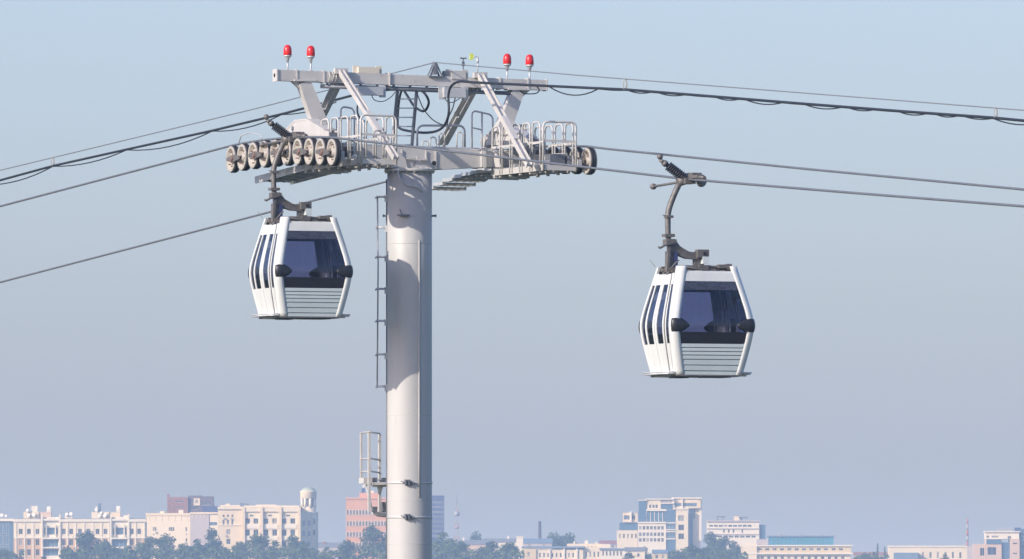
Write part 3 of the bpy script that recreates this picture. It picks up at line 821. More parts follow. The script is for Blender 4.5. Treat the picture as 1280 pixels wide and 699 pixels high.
    mb.prism([(-h, -h, 2.03), (h, -h, 2.03), (h, h, 2.03), (-h, h, 2.03)], (0, 0, .03)); mb.lathe([(.62, 2.06), (.55, 2.085), (.2, 2.1), (0, 2.1)], n=24)
    add('roof', mb, ['cab_in'])
    mb = MB(); z = 2.17
    for y in (-.42, .42): mb.bar((-.58, y, z), (.56, y, z), .07, .09)
    for x in (-.5, 0, .5): mb.bar((x, -.45, z - .03), (x, .45, z - .03), .07, .07)
    for x in (-.5, .5):
        for y in (-.42, .42): mb.box((x, y, 2.1), (.09, .09, .1))
    mb.tube([(-.5, -.45, 2.2), (-.2, -.48, 2.14), (.1, -.46, 2.2), (.4, -.47, 2.15), (.52, -.4, 2.21)], .022, 6)
    mb.box((.34, -.47, 2.2), (.18, .1, .07)); mb.box((.48, -.45, 2.19), (.1, .14, .12)); mb.box((-.05, -.47, 2.17), (.2, .06, .1)); mb.box((.15, -.47, 2.12), (.12, .05, .06))
    mb.tube([(-.66, -.2, 2.12), (-.55, -.3, 2.28), (-.5, -.32, 2.32)], .014, 6); mb.tube([(-.68, .2, 2.1), (-.5, .1, 2.22), (-.4, .05, 2.18)], .016, 6)
    mb.box((-.56, -.1, 2.13), (.12, .3, .1)); mb.tube([(-.74, .35, 2.2), (-.82, .42, 2.34)], .006, 5)
    add('roof_frame', mb, 'hanger')
    # hanger: grip at (GX,0,GZ), arm bows outwards, returns to the roof centre
    GX, GZ = -.22, 3.97
    mb = MB()
    arm = catmull([Vector(p) for p in ((-.38, 0, 3.86), (-.5, 0, 3.6), (-.60, 0, 3.3), (-.61, 0, 3.0), (-.60, 0, 2.75), (-.58, 0, 2.6), (-.57, 0, 2.45))], 4)
    mb.tube(arm, [.062 - .012 * (k / len(arm)) for k in range(len(arm))], 6)
    mb.box((-.60, 0, 2.82), (.2, .2, .06)); mb.box((-.57, 0, 2.68), (.22, .2, .12)); mb.tube([(-.45, -.1, 2.66), (-.72, -.13, 2.62), (-.82, -.12, 2.56), (-.86, -.12, 2.58)], .025, 6)
    mb.prism([(-.62, -.08, 2.75), (-.5, -.08, 2.75), (-.38, -.08, 2.6), (-.2, -.08, 2.5), (.02, -.08, 2.46), (.02, -.08, 2.34), (-.24, -.08, 2.36), (-.46, -.08, 2.44), (-.6, -.08, 2.5)], (0, .16, 0))
    mb.box((-.60, -.02, 3.2), (.14, .17, .05)); mb.tube([(-.62, -.08, 3.2), (-.76, -.1, 3.23)], .012, 6)
    hg = add('hanger_arm', mb, 'hanger')
    mb = MB(); mb.bar((-.57, 0, 2.5), (-.57, 0, 2.12), .14, .15); mb.cur = 1; mb.bar((-.48, -.06, 2.48), (-.48, -.06, 2.16), .08, .08); mb.cur = 0
    mb.bar((-.62, -.1, 2.6), (-.66, -.1, 2.1), .05, .05); mb.tube([(-.6, -.15, 2.12), (-.7, -.15, 2.04)], .02, 6)
    add('damper_link', mb, ['hanger', 'navy'], hg)
    mb = MB(); mb.bar((.03, 0, 2.5), (.03, 0, 2.18), .10, .2); mb.box((.08, -.08, 2.46), (.24, .14, .16)); mb.box((.1, -.08, 2.2), (.24, .16, .07)); mb.cur = 1; mb.box((.13, -.1, 2.33), (.13, .12, .14)); mb.cur = 2; mb.lathe([(.035, 0), (.035, .02)], (.1, -.155, 2.46), (0, -1, 0), n=10)
    add('pivot_block', mb, ['hanger', 'slat', 'cab_dark'], hg)
    # grip
    mb = MB()
    mb.tube([(-.40, 0, 3.9), (-.3, 0, 3.93), (-.12, 0, 3.98)], .09, 10); mb.box((-.2, 0, 3.93), (.22, .34, .12)); mb.lathe([(.11, -.05), (.13, -.02), (.13, .02), (.1, .05)], (-.02, -.28, 3.93), (-.5, 1, 0), n=14); mb.lathe([(.1, -.05), (.12, 0), (.1, .05)], (-.05, .3, 4.0), (-.5, 1, 0), n=12)
    mb.tube([(-.3, -.05, 3.92), (-.38, 1.35, 3.87)], .026, 8); mb.lathe([(.02, -.05), (.06, -.035), (.065, 0), (.06, .035), (.02, .05)], (-.38, 1.35, 3.87), (0, 1, 0), n=12)
    mb.box((-.22, -.5, 4.0), (.09, .35, .06)); mb.tube([(-.22, -.5, 3.99), (-.22, -.95, 3.965)], .035, 8); mb.box((-.12, -.2, 4.04), (.2, .22, .1))
    g = add('grip', mb, 'hanger', hg)
    mb = MB(); a, b = Vector((-.25, 0, 3.98)), Vector((-.62, .05, 4.26)); d = (b - a).normalized()
    mb.tube([a, b], .045, 10)
    for k in range(9):
        p = a + (b - a) * (.12 + .095 * k); mb.lathe([(.065, -.015), (.1, -.01), (.1, .01), (.065, .015)], p, d, n=14)
    add('grip_spring', mb, 'spring', hg)
    mb = MB(); mb.tube([b, b + d * .08], .065, 10); mb.tube([b + d * .06, b + d * .16], .04, 8); mb.lathe([(.03, 0), (.055, .03), (.06, .07), (.045, .1), (.02, .12)], b + d * .14 + Vector((-.01, 0, .02)), (-.2, 0, 1), n=12)
    add('spring_cap', mb, 'hanger', hg)
    def fz(z): return 2.2 - (2.2 - z) * .97 if z <= 2.2 else (z if z <= 2.5 else 2.5 + (z - 2.5) * .965)
    for _, me, _ in out:
        for v in me.vertices: v.co.z = fz(v.co.z)
        me.update()
    return out, Vector((GX, 0, fz(GZ)))
cab_parts, GP = make_cabin_meshes()
def place_cabin(u, v, label):
    j = on_c(u, v, C_NEAR)
    root = thing('gondola_cabin', label, 'cable car', to_world(Vector((j.x - GP.x, j.y, j.z - GP.z))), TH, 'gondola cabins on the near rope')
    objs = []
    for name, me, par in cab_parts:
        objs.append(link(name, me, root if par is None else objs[par]))
    return root
def rope_v(u):
    best = None
    W = []
    for p in near:
        y = p.x * SI + p.y * CO; x = p.x * CO - p.y * SI; k = F / (D0 + y)
        W.append((640 + (x - CX) * k, HOR - (p.z - CZ) * k))
    return interp(sorted(W), u)
place_cabin(363.5, rope_v(363.5), 'white gondola cabin hanging at the tower, in front of the left sheaves')
place_cabin(858, rope_v(858), 'white gondola cabin hanging alone in the sky on the right')
# ------------------------------------------------------------------ the far city on the hill
def wx(px, Y): return CX + (px - 640) * (D0 + Y) / F
def wz(py, Y): return CZ + (HOR - py) * (D0 + Y) / F
win_cache = {}
def window_meshes(w, h, kind):
    key = (round(w, 2), round(h, 2), kind)
    if key in win_cache: return win_cache[key][0], random.choices(win_cache[key][1], [5, 3, 1][:len(win_cache[key][1])])[0]
    fm = MB(); t = min(.06, w * .06)
    fm.bar((-w / 2 + t / 2, 0, -h / 2), (-w / 2 + t / 2, 0, h / 2), t, t); fm.bar((w / 2 - t / 2, 0, -h / 2), (w / 2 - t / 2, 0, h / 2), t, t)
    fm.bar((-w / 2 + t, 0, h / 2 - t / 2), (w / 2 - t, 0, h / 2 - t / 2), t, t); fm.bar((-w / 2 + t, 0, -h / 2 + t / 2), (w / 2 - t, 0, -h / 2 + t / 2), t, t)
    n = max(1, round(w / 1.3)) if kind != 'plain' else 1
    for i in range(n):
        x = -w / 2 + w * (i + (.5 if n == 1 else 1)) / (n if n == 1 else n)
        if abs(x) < w / 2 - .01: fm.bar((x, 0, -h / 2 + t), (x, 0, h / 2 - t), t * .8, t * .8)
    pm = MB(); pm.box((0, .03, 0), (w - t, .03, h - t))
    base = pm.mesh('pane', 'bglass' if kind == 'blue' else 'pane')
    alts = [base]
    if kind == 'std':
        for mm in ('pane_mid', 'pane_blind'):
            c = base.copy(); c.materials.clear(); c.materials.append(M[mm]); alts.append(c)
    win_cache[key] = (fm.mesh('window', 'w_white'), alts)
    return win_cache[key][0], random.choice(alts)

class Building:
    def __init__(s, name, label, cat, px, Y, rz=0.0, group=None):
        s.px, s.Y, s.rz = px, Y, rz
        s.k = (D0 + Y) / F / math.cos(rz)
        s.g = ground_z(Y) - .3
        s.o = thing(name, label, cat, (wx(px, Y), Y, s.g), rz, group)
    def X(s, px): return (px - s.px) * s.k
    def Z(s, py): return wz(py, s.Y) - s.g
    def wall(s, x0, x1, y0, y1, d0, depth, m, wins=(), name='wall', parent=None, kind='std', rev=.3):
        """box from photo column x0..x1, row y0 (top)..y1 (bottom, None = ground); d0 = metres set back; wins: (xc, yc, w, h) in photo pixels"""
        X0, X1 = s.X(x0), s.X(x1); Z1 = s.Z(y0); Z0 = 0 if y1 is None else s.Z(y1)
        ops = []
        for xc, yc, w, h in wins:
            w_, h_ = w * s.k * 1.1, h * (D0 + s.Y) / F * 1.1
            a, b = s.X(xc) - w_ / 2, s.X(xc) + w_ / 2; c, d = s.Z(yc) - h_ / 2, s.Z(yc) + h_ / 2
            ops.append((max(a, X0 + .05), min(b, X1 - .05), max(c, Z0 + .05), min(d, Z1 - .05)))
        mb = MB()
        xs = sorted({round(v, 3) for v in [X0, X1] + [q for o in ops for q in o[:2]]}); zs = sorted({round(v, 3) for v in [Z0, Z1] + [q for o in ops for q in o[2:]]})
        for i in range(len(xs) - 1):
            for j in range(len(zs) - 1):
                cx, cz = (xs[i] + xs[i + 1]) / 2, (zs[j] + zs[j + 1]) / 2
                if any(a < cx < b and c < cz < d for a, b, c, d in ops): continue
                mb.quad((xs[i], d0, zs[j]), (xs[i + 1], d0, zs[j]), (xs[i + 1], d0, zs[j + 1]), (xs[i], d0, zs[j + 1]))
        for a, b, c, d in ops:
            for p, q in (((a, c), (b, c)), ((b, c), (b, d)), ((b, d), (a, d)), ((a, d), (a, c))):
                mb.quad((p[0], d0, p[1]), (q[0], d0, q[1]), (q[0], d0 + rev, q[1]), (p[0], d0 + rev, p[1]))
        D = d0 + depth
        mb.quad((X0, d0, Z0), (X0, D, Z0), (X0, D, Z1), (X0, d0, Z1)); mb.quad((X1, d0, Z0), (X1, D, Z0), (X1, D, Z1), (X1, d0, Z1))
        mb.quad((X0, d0, Z1), (X1, d0, Z1), (X1, D, Z1), (X0, D, Z1)); mb.quad((X0, D, Z0), (X1, D, Z0), (X1, D, Z1), (X0, D, Z1))
        me = mb.mesh(name, m); w = link(name, me, parent or s.o)
        for a, b, c, d in ops:
            fm, pm = window_meshes(b - a, d - c, kind)
            f = link('window', fm, s.o, ((a + b) / 2, d0 + rev - .12, (c + d) / 2))
            link('pane', pm, f)
            if kind == 'std' and s.o.name in ('apartment_block', 'corner_block', 'office_wing') and random.random() < .16 and c - Z0 > 1.2:
                mb = MB(); mb.box((random.choice((a, b)) , d0 - .22, c - .5), (.7, .4, .5)); mb.build('air_conditioner', 'mast_grey', s.o)
        return w
    def boxes(s, name, m, items, parent=None):
        """items: (x0,x1,y0,y1,d0,depth) joined into one part"""
        mb = MB()
        for x0, x1, y0, y1, d0, depth in items:
            X0, X1 = s.X(x0), s.X(x1); Z1 = s.Z(y0); Z0 = 0 if y1 is None else s.Z(y1)
            mb.box(((X0 + X1) / 2, d0 + depth / 2, (Z0 + Z1) / 2), (X1 - X0, depth, Z1 - Z0))
        return mb.build(name, m, parent or s.o)
    def each(s, name, m, items, parent=None):
        for it in items: s.boxes(name, m, [it], parent)
    def dish(s, px, py, r, aim=(-.5, -1, .3)):
        r *= .72
        p = Vector((s.X(px), 2.0, s.Z(py))); a = Vector(aim).normalized()
        mb = MB(); mb.lathe([(r, .25 * r), (r * .7, .05 * r), (.02, -.06 * r), (.02, -.1 * r), (r * .72, 0.0), (r, .2 * r)], p, a, n=14); mb.bar(p, p - Vector((0, 0, r * 1.4)), .12, .12)
        mb.build('satellite_dish', 'dish', s.o)
    def pole(s, px, y0, y1, d=3.0, r=.08, m='mast_grey', name='antenna'):
        MB().tube([(s.X(px), d, s.Z(y1)), (s.X(px), d, s.Z(y0))], [r, r * .6], 6).build(name, m, s.o)
    def gable(s, name, m, x0, x1, ye, yr, d0, depth, parent=None, over=.3):
        X0, X1 = s.X(x0) - over, s.X(x1) + over; a, b = s.Z(ye), s.Z(yr); mb = MB()
        mb.prism([(X0, d0 - over, a), (X0, d0 + depth / 2, b), (X0, d0 + depth + over, a)], (X1 - X0, 0, 0))
        return mb.build(name, m, parent or s.o)

# --- A: long cream block with balcony bays (far left)
A = Building('apartment_block', 'long cream and peach block with two white balcony bays at far left', 'building', 100, 3800)
cols = [26, 36.3, 47]; mid = [89, 100, 110.5, 122, 132]; end = [174]
up = [(x, 664.5, 4.4, 6.2) for x in cols + mid + end]
lo = [(x, y, 4.4, 7) for x in cols + mid + end for y in (678, 690.5)]
A.wall(17, 52, 652, 672, 0, 14, 'w_ivory', [w for w in up if w[0] < 50]); A.wall(17, 52, 672.2, None, .05, 13.9, 'w_peach', [w for w in lo if w[0] < 50])
A.wall(75.5, 138, 652, 672, 0, 14, 'w_ivory', [(80, 664.5, 4, 6.5)] + [w for w in up if 80 < w[0] < 138]); A.wall(75.5, 138, 672.2, None, .05, 13.9, 'w_peach', [(80, 678, 4, 7), (80, 690.5, 4, 7)] + [w for w in lo if 80 < w[0] < 138])
A.wall(160.5, 182, 652, 672, 0, 14, 'w_ivory', [(165, 664.5, 4, 6.5), (174, 664.5, 4.2, 6.4)]); A.wall(160.5, 182, 672.2, None, .05, 13.9, 'w_peach', [(165, 678, 4, 7), (174, 678, 4.2, 7), (165, 690.5, 4, 7), (174, 690.5, 4.2, 7)])
for x0 in (52, 138):
    A.wall(x0 + .2, x0 + 23.2, 646.5, None, .6, 13, 'w_white', [(x0 + 11.5, 664, 9, 8), (x0 + 11.5, 678.5, 17, 9.5), (x0 + 11.5, 690.5, 17, 8), (x0 + 4, 664, 2, 8), (x0 + 19, 664, 2, 8)], kind='blue', rev=.8)
    A.each('pilaster', 'w_white', [(x0 - .6, x0 + 1.4, 643, None, -.5, 1.0), (x0 + 21.8, x0 + 23.8, 643, None, -.5, 1.0), (x0 + 5.2, x0 + 6.2, 656, 671, -.15, .5), (x0 + 16.8, x0 + 17.8, 656, 671, -.15, .5)])
    A.each('balcony_slab', 'w_white', [(x0 + 1.5, x0 + 21.7, 672, 674, -.6, 1.0), (x0 + 1.5, x0 + 21.7, 684, 685.5, -.6, 1.0)])
A.each('cornice', 'w_white', [(16.2, 51.2, 649, 652.4, -.5, 1.2), (75.9, 137.2, 649, 652.4, -.5, 1.2), (161.9, 182.6, 649, 652.4, -.5, 1.2), (52.3, 75, 648.5, 651, -.3, .8), (138.3, 161, 648.5, 651, -.3, .8)])
A.each('pilaster', 'w_white', [(x - .7, x + .7, 652.5, None, -.2, .35) for x in (20, 31, 41.5, 84.5, 94.5, 105.3, 116.3, 127, 136, 169.5, 180.5)])
A.each('string_course', 'w_white', [(17.2, 51.2, 671, 673, -.15, .3), (76.2, 137, 671, 673, -.15, .3), (162, 182, 671, 673, -.15, .3)])
A.boxes('roof', 'roof', [(17, 182, 648.2, 650, 1.2, 12)])
A.wall(29, 48, 640, 648.5, 2.5, 6, 'w_cream', name='roof_house'); A.wall(48, 63.5, 640, 648.5, 3, 5, 'w_pink', name='roof_house'); A.wall(38, 46.5, 632.5, 640, 3, 4, 'w_white', name='roof_house'); A.wall(58, 63, 633, 640, 3.3, 3, 'w_white', name='roof_house')
A.wall(114, 136, 640, 648.5, 2.5, 6, 'w_ivory', name='roof_house'); A.wall(136.5, 150, 640.3, 648.5, 3, 5, 'w_cream', name='roof_house'); A.wall(145, 150, 632.5, 640, 3.2, 3, 'w_white', name='roof_house'); A.wall(119, 121.5, 633, 640, 3.2, 2, 'w_white', name='roof_house'); A.wall(80.5, 90.5, 644.5, 649, 2.5, 4, 'w_white', name='roof_house'); A.wall(154, 160, 644, 649, 3, 3, 'w_ivory', name='roof_house')
for px, py, r in ((34, 638, .8), (42, 643.5, 1.0), (35.5, 644, .9), (60.5, 636, .9), (83, 643, .8), (88.5, 642.5, .9), (120, 637, .8), (131, 644, 1.1), (124, 645, .8), (147.5, 635, .9), (126, 641, .7)): A.dish(px, py, r)
for px, y0 in ((39, 627), (124.5, 627), (122.5, 629), (73, 644), (165, 640)): A.pole(px, y0, 650)
A.wall(122.7, 126, 629, 640, 3, 1.2, 'bglass', name='roof_house')
# --- glazed wing at the very left edge
B = Building('glazed_annex', 'blue glazed annex with white roof slab cut by the left edge', 'building', 8, 3806)
B.wall(-14, 16.5, 652, None, 0, 10, 'bglass', [(x, y, 6, 11) for x in (-8, 0, 8) for y in (661, 675, 689)], kind='blue', rev=.08); B.boxes('roof_slab', 'w_white', [(-14.5, 17.6, 648.5, 651.6, -.8, 11)]); B.dish(2, 644, .9); B.dish(7, 645, .7); B.pole(6.5, 621, 649, 4, .14); B.pole(2.5, 628, 649, 4, .1)
# --- C: lower cream wing
W_ = Building('office_wing', 'low cream wing with blank mauve wall behind the trees', 'building', 227, 3860, math.radians(-8))
W_.wall(182.5, 238, 643, None, 0, 12, 'w_ivory', [(x, 661.5, 1.7, 4.5) for x in (192, 194.4, 212, 214.4, 216.8, 233)] + [(x, 675, 1.7, 4) for x in (191, 212, 214.4, 233)] + [(x, 668, 1.5, 1.6) for x in (192, 212, 233)])
W_.wall(238.3, 261.5, 642.5, None, -.2, 12, 'w_lav'); W_.wall(261.8, 273.5, 642, None, .1, 11.5, 'w_ivory', [(267, 655, 8.5, 4), (267, 665.5, 9, 4.8)], kind='blue')
W_.boxes('parapet', 'w_cream', [(182, 238.1, 641.5, 644.5, -.3, .7), (237.8, 274, 640.4, 642.6, -.5, 12)])
W_.each('roof_pier', 'w_ivory', [(199.5, 205.5, 639, 642, .3, 2), (223, 229, 637.5, 642, .3, 2)]); W_.each('pilaster', 'w_cream', [(x, x + .8, 644.6, 651, -.12, .2) for x in (186, 194, 202, 210, 218, 226, 234)] + [(x, x + .7, 643, 648, -.35, .2) for x in (241, 246, 251, 256)])
for px, y0 in ((188, 632), (196, 634), (176, 636)): W_.pole(px, y0, 642)
# --- brown brick block behind
R_ = Building('brick_block', 'brown brick tower block with dark roof rooms behind the cream wing', 'building', 240, 4100)
R_.wall(209, 235, 621.5, None, 0, 12, 'brick', [(214, 627, 3, 2), (214, 634, 3, 2), (225, 627, 10, 1.6), (225, 634, 10, 1.6)]); R_.wall(235.3, 252, 619.5, None, 1, 12, 'dbrick', [(244, 626, 7, 5), (244, 635, 7, 3)]); R_.wall(249, 266.5, 620.5, None, .5, 12, 'dbrick', [(258, 630, 12, 3), (258, 637, 12, 2)]); R_.wall(252.3, 273, 633, None, 0, 9, 'navy')
R_.wall(242, 250, 623, 632, .4, 1.5, 'w_cream', [(246, 627, 3, 4)], name='stair_box'); R_.wall(217, 227, 619.3, 621.6, 2, 5, 'mast_grey', name='roof_house'); R_.wall(208.5, 212, 618, 621.6, 1, 4, 'brick', name='roof_house')
for px, y0 in ((247.5, 612), (251, 615), (221, 616)): R_.pole(px, y0, 621)
# --- D: cream block with corner cupola
Dn = Building('corner_block', 'cream block with tall piers and a shaded wing, below the round tower', 'building', 330, 3820)
ups = [(x, 651.5, 5.4, 6) for x in (309.5, 320, 332.5, 343.5, 355, 366)]; los = [(x, 666, 5.4, 7) for x in (309.5, 320, 332.5, 343.5, 355, 366)]; los2 = [(x, 680, 5.4, 7) for x in (309.5, 320, 332.5, 343.5, 355, 366)]
Dn.wall(303, 375.5, 640, None, 0, 14, 'w_ivory', ups + los + los2 + [(x, 644.7, 4.4, 2) for x in (314.5, 337.5, 360)], rev=.5)
Dn.each('pier', 'w_cream', [(x, x + 3.6, 634, None, -1.1, 1.4) for x in (325.2, 348.6)] + [(303, 306.3, 634, None, -.9, 1.2), (372.4, 375.8, 634, None, -.9, 1.2)])
Dn.each('spandrel', 'w_white', [(x, x + 17.5, 655.5, 661, -.3, .5) for x in (307, 329.5, 353)] + [(x, x + 17.5, 670.3, 675, -.3, .5) for x in (307, 329.5, 353)])
Dn.boxes('parapet', 'w_ivory', [(302.5, 376, 634.5, 639.8, -.6, 14.5), (305, 374, 632, 634.3, .4, 12)])
Dn.wall(272.5, 302.8, 637, None, .7, 13, 'w_cream', [(x, y, 2.3, h) for x in (279.5, 285, 290.5) for y, h in ((645, 3), (653, 6))] + [(285.5, 665, 4.5, 6), (285.5, 677, 4.5, 6)]); Dn.boxes('parapet', 'w_ivory', [(272, 303.2, 633.5, 636.8, .1, 13.5), (275, 300, 631.5, 633.3, 1, 10)]); Dn.boxes('string_course', 'w_white', [(272.6, 302, 655.8, 657, .4, .5)])
Dn.each('roof_house', 'w_ivory', [(282, 287, 629.5, 632, 2, 3), (320, 345, 630.7, 632.4, 3, 6)]); Dn.boxes('roof_unit', 'dark_steel', [(300, 305, 628.5, 631.6, 3, 2), (305.8, 311, 629.5, 632, 3, 2)]); Dn.pole(304.5, 622.5, 632, 3, .16)
for px in (328, 340, 352, 356, 360, 364, 368, 372): Dn.pole(px, 626 + (px * 7) % 4, 633, 4, .07)
Dn.boxes('wing', 'w_lav', [])if False else None
Sh = MB(); xa, xb, zt_ = Dn.X(375.9), Dn.X(397), Dn.Z(640)
Sh.prism([(xa, .3, 0), (xb, 8.0, 0), (xb, 14, 0), (xa, 14, 0)], (0, 0, zt_)); sw = Sh.build('side_wing', 'w_ivory', Dn.o)
dv = Vector((xb - xa, 7.7, 0)).normalized(); nv = Vector((dv.y, -dv.x, 0))
for t in (1.6, 4.6):
    for y in (654, 667, 680):
        p = Vector((xa, .3, Dn.Z(y))) + dv * t
        fm, pm = window_meshes(1.5, 1.8, 'blue'); f = link('window', fm, Dn.o, p + nv * .04, (0, 0, math.atan2(dv.y, dv.x))); link('pane', pm, f)
tw = Building('round_tower', 'round cream lookout tower with green domed cap above the corner block', 'tower', 385.5, 3828)
mb = MB(); r = 10.2 * tw.k
mb.lathe([(r, 0), (r, tw.Z(643)), (r * .9, tw.Z(642)), (r * .9, tw.Z(633.5))], n=24); mb.build('shaft', 'w_ivory', tw.o)
mb = MB(); mb.lathe([(r * .93, tw.Z(623.5)), (r * 1.0, tw.Z(623)), (r * 1.0, tw.Z(615.5)), (r * 1.04, tw.Z(615)), (r * 1.04, tw.Z(614)), (r * .9, tw.Z(613.5))], n=24); mb.build('drum', 'w_ivory', tw.o)
mb = MB(); mb.lathe([(r * 1.05, tw.Z(642.5)), (r * 1.05, tw.Z(641))], n=24); mb.build('cornice_ring', 'w_white', tw.o)
mb = MB(); mb.lathe([(r * .6, tw.Z(635)), (r * .6, tw.Z(622))], n=16); mb.build('core', 'w_lav', tw.o)
for k in range(8):
    a = k * math.pi / 4 + .3; MB().lathe([(.5, tw.Z(635)), (.45, tw.Z(622.5))], (math.cos(a) * r * .82, math.sin(a) * r * .82, 0), n=8).build('pillar', 'w_white', tw.o)
mb = MB(); mb.lathe([(r * .92, tw.Z(614))] + [(r * .88 * math.cos(t * math.pi / 12), tw.Z(613.6) + r * .46 * math.sin(t * math.pi / 12)) for t in range(7)], n=24); mb.build('dome', 'copper', tw.o)
for a in (-2.0, -1.4, -.8):
    p = Vector((math.cos(a) * r, math.sin(a) * r, 0))
    for y in (652, 666):
        fm, pm = window_meshes(1.1, 1.9, 'plain'); f = link('window', fm, tw.o, p * 1.01 + Vector((0, 0, tw.Z(y))), (0, 0, a + math.pi / 2)); link('pane', pm, f)
# --- small far roofs right of the round tower
E = Building('low_house', 'low grey roofed house half hidden right of the round tower', 'house', 412, 4300)
E.wall(398, 428, 684, None, 0, 9, 'w_lav', [(404, 690, 3, 4), (412, 690, 3, 4), (420, 690, 3, 4)]); E.gable('roof', 'roof', 398, 428, 684, 678, 0, 9); E.wall(403, 407, 677, 684, 3, 1.5, 'brick', name='chimney')
# --- orange-red office with window bands
G = Building('office_block', 'orange-red office block with pale window bands left of the column', 'building', 470, 4000)
G.wall(432.5, 512, 623.5, None, 0, 14, 'redband', [], name='wall')
for y0 in (637, 651, 664.5, 678):
    G.boxes('window_band', 'w_pink', [(432.2, 512.2, y0, y0 + 7.2, -.08, 1)]) 
    for i in range(20):
        if 484 < 435 + i * 3.9 < 545: continue
        fm, pm = window_meshes(.62, 1.75, 'plain'); f = link('window', fm, G.o, (G.X(434.6 + i * 3.9), -.12, G.Z(y0 + 3.6))); link('pane', pm, f)
G.boxes('parapet', 'redband', [(432, 512.4, 622, 624, -.3, 14.6)]); G.wall(449, 476, 616, 622.5, 3, 6, 'redband', name='roof_house'); G.wall(452, 456, 610, 616, 3.4, 2, 'navy', name='roof_house'); G.boxes('roof_unit', 'w_white', [(453, 455.5, 606, 610.5, 3.5, 1), (462, 467, 613, 616, 3.5, 2)])
# --- dark blue tower right of the column
N_ = Building('glass_tower', 'plain dark blue tower block just right of the column', 'building', 540, 4600)
N_.wall(528, 555, 620.5, None, 0, 16, 'navy', [(547, 622 + 6 * k, 13, 1.1) for k in range(1, 9)], kind='plain', rev=.1); N_.boxes('parapet', 'navy', [(527.6, 555.4, 619.5, 621, -.3, 16.6)])
# --- lattice radio mast
LM = Building('radio_mast', 'slender grey and red lattice mast right of the dark tower', 'mast', 571, 4700)
mb = MB(); kk = (D0 + 4700) / F; zt = LM.Z(610)
def half(z): return 1.9 - 1.55 * min(1, z / (zt * .86))
segs = [zt * .86 * k / 14 for k in range(15)]
for k in range(14):
    a, b = segs[k], segs[k + 1]; ha, hb = half(a), half(b); mb.cur = k % 2
    ca = [(sx * ha, sy * ha, a) for sx, sy in ((-1, -1), (1, -1), (1, 1), (-1, 1))]; cb = [(sx * hb, sy * hb, b) for sx, sy in ((-1, -1), (1, -1), (1, 1), (-1, 1))]
    for j in range(4):
        mb.bar(ca[j], cb[j], .2, .2); mb.bar(ca[j], cb[(j + 1) % 4], .11, .11); mb.bar(cb[j], cb[(j + 1) % 4], .11, .11)
mb.build('lattice', ['mast_red', 'mast_grey'], LM.o)
MB().tube([(0, 0, zt * .85), (0, 0, LM.Z(596))], [.16, .06], 6).build('antenna', 'mast_grey', LM.o)
mb = MB(); mb.lathe([(1.1, zt * .74), (1.2, zt * .78)], n=12); mb.lathe([(1.0, zt * .62), (1.0, zt * .65)], n=12); mb.build('ring_platform', 'mast_grey', LM.o)
# --- low houses and roofs in the middle
def house(px, x0, x1, ye, yr, Y, label, wm, rm, wins=(), name='house', rz=0, chim=None, depth=9):
    b = Building(name, label, 'house', px, Y, rz); b.wall(x0, x1, ye, None, 0, depth, wm, wins)
    b.gable('roof', rm, x0, x1, ye, yr, 0, depth)
    if chim: b.wall(chim, chim + 2.5, yr - 3, ye, depth * .45, 1.0, 'w_white', name='chimney')
    return b
house(592, 574, 611, 681, 675, 4300, 'pink walled house with pale roof between tree crowns right of column', 'w_pink', 'roof', [(590, 689, 2.6, 4), (596, 689, 2.6, 4), (602, 689, 2.6, 4)], chim=578)
house(628, 606, 652, 678, 673, 4400, 'white house with flat grey roof behind the middle trees', 'w_white', 'roof', [(x, 684, 3, 4) for x in (614, 622, 630, 638, 646)], chim=634)
b = Building('roof_block', 'small bright white stair block beside the blue roof', 'building', 649, 4250); b.wall(645.5, 654, 671.5, None, 0, 4, 'w_white'); b.boxes('parapet', 'w_white', [(645, 654.5, 670.6, 672, -.2, 4.4)])
house(668, 654, 690, 679, 673, 4350, 'house with pale blue sloping roof behind long cream building', 'w_lav', 'roof_blue', [(662, 682, 3, 3), (680, 682, 3, 3)])
Cb = Building('long_building', 'long cream two-wing building with blue-grey roof in the middle', 'building', 705, 4000)
Cb.wall(653, 670, 685, None, -.6, 12, 'w_yellow', [(661, 693, 3, 5)]); Cb.wall(670.3, 729, 687, None, 0, 11, 'w_ivory', [(675 + i * 5.2, 694, 2, 5) for i in range(10)]); Cb.boxes('roof', 'roof_blue', [(652, 730, 683, 685.2, -.9, 13)])
Cb.each('pier', 'w_white', [(x, x + 2, 685.4, None, -.5, .8) for x in (686, 704, 720)])
Cb.wall(709, 751, 679.5, 690, 4, 12, 'w_cream', [(715 + i * 5, 684.5, 2, 3) for i in range(7)]); Cb.wall(729.3, 750, 684, None, 1, 10, 'w_ivory', [(733 + i * 5, 693, 2, 6) for i in range(4)])
Cb.wall(750.3, 782, 687.5, None, .3, 10, 'w_white', [(754 + i * 4.5, 692, 2, 5) for i in range(6)]); Cb.boxes('roof', 'roof_blue', [(749, 783, 685.4, 687.3, -.4, 11.5)]); Cb.wall(751, 763, 680, 685.2, 3, 5, 'w_ivory', name='roof_house'); Cb.each('vent', 'w_white', [(717, 719, 677, 679.4, 6, 1), (731, 735, 675.5, 679.4, 6, 1), (744, 746, 677, 679.4, 6, 1)])
b = Building('factory_chimney', 'thin dark chimney standing left of the round tree', 'chimney', 674.7, 4500)
mb = MB(); mb.lathe([(.95, 0), (.75, b.Z(680)), (.55, b.Z(652.5)), (.62, b.Z(652.4)), (.62, b.Z(651.6)), (.4, b.Z(651.6))], n=14); mb.build('stack', 'chim', b.o); MB().lathe([(.85, b.Z(678)), (.85, b.Z(676.5))], n=14).build('collar', 'brick', b.o)
house(772, 750, 806, 680, 675.5, 4250, 'wide house with dull red roof left of the modern complex', 'w_lav', 'roof_red', [(760 + 6 * i, 683, 3, 3) for i in range(7)])
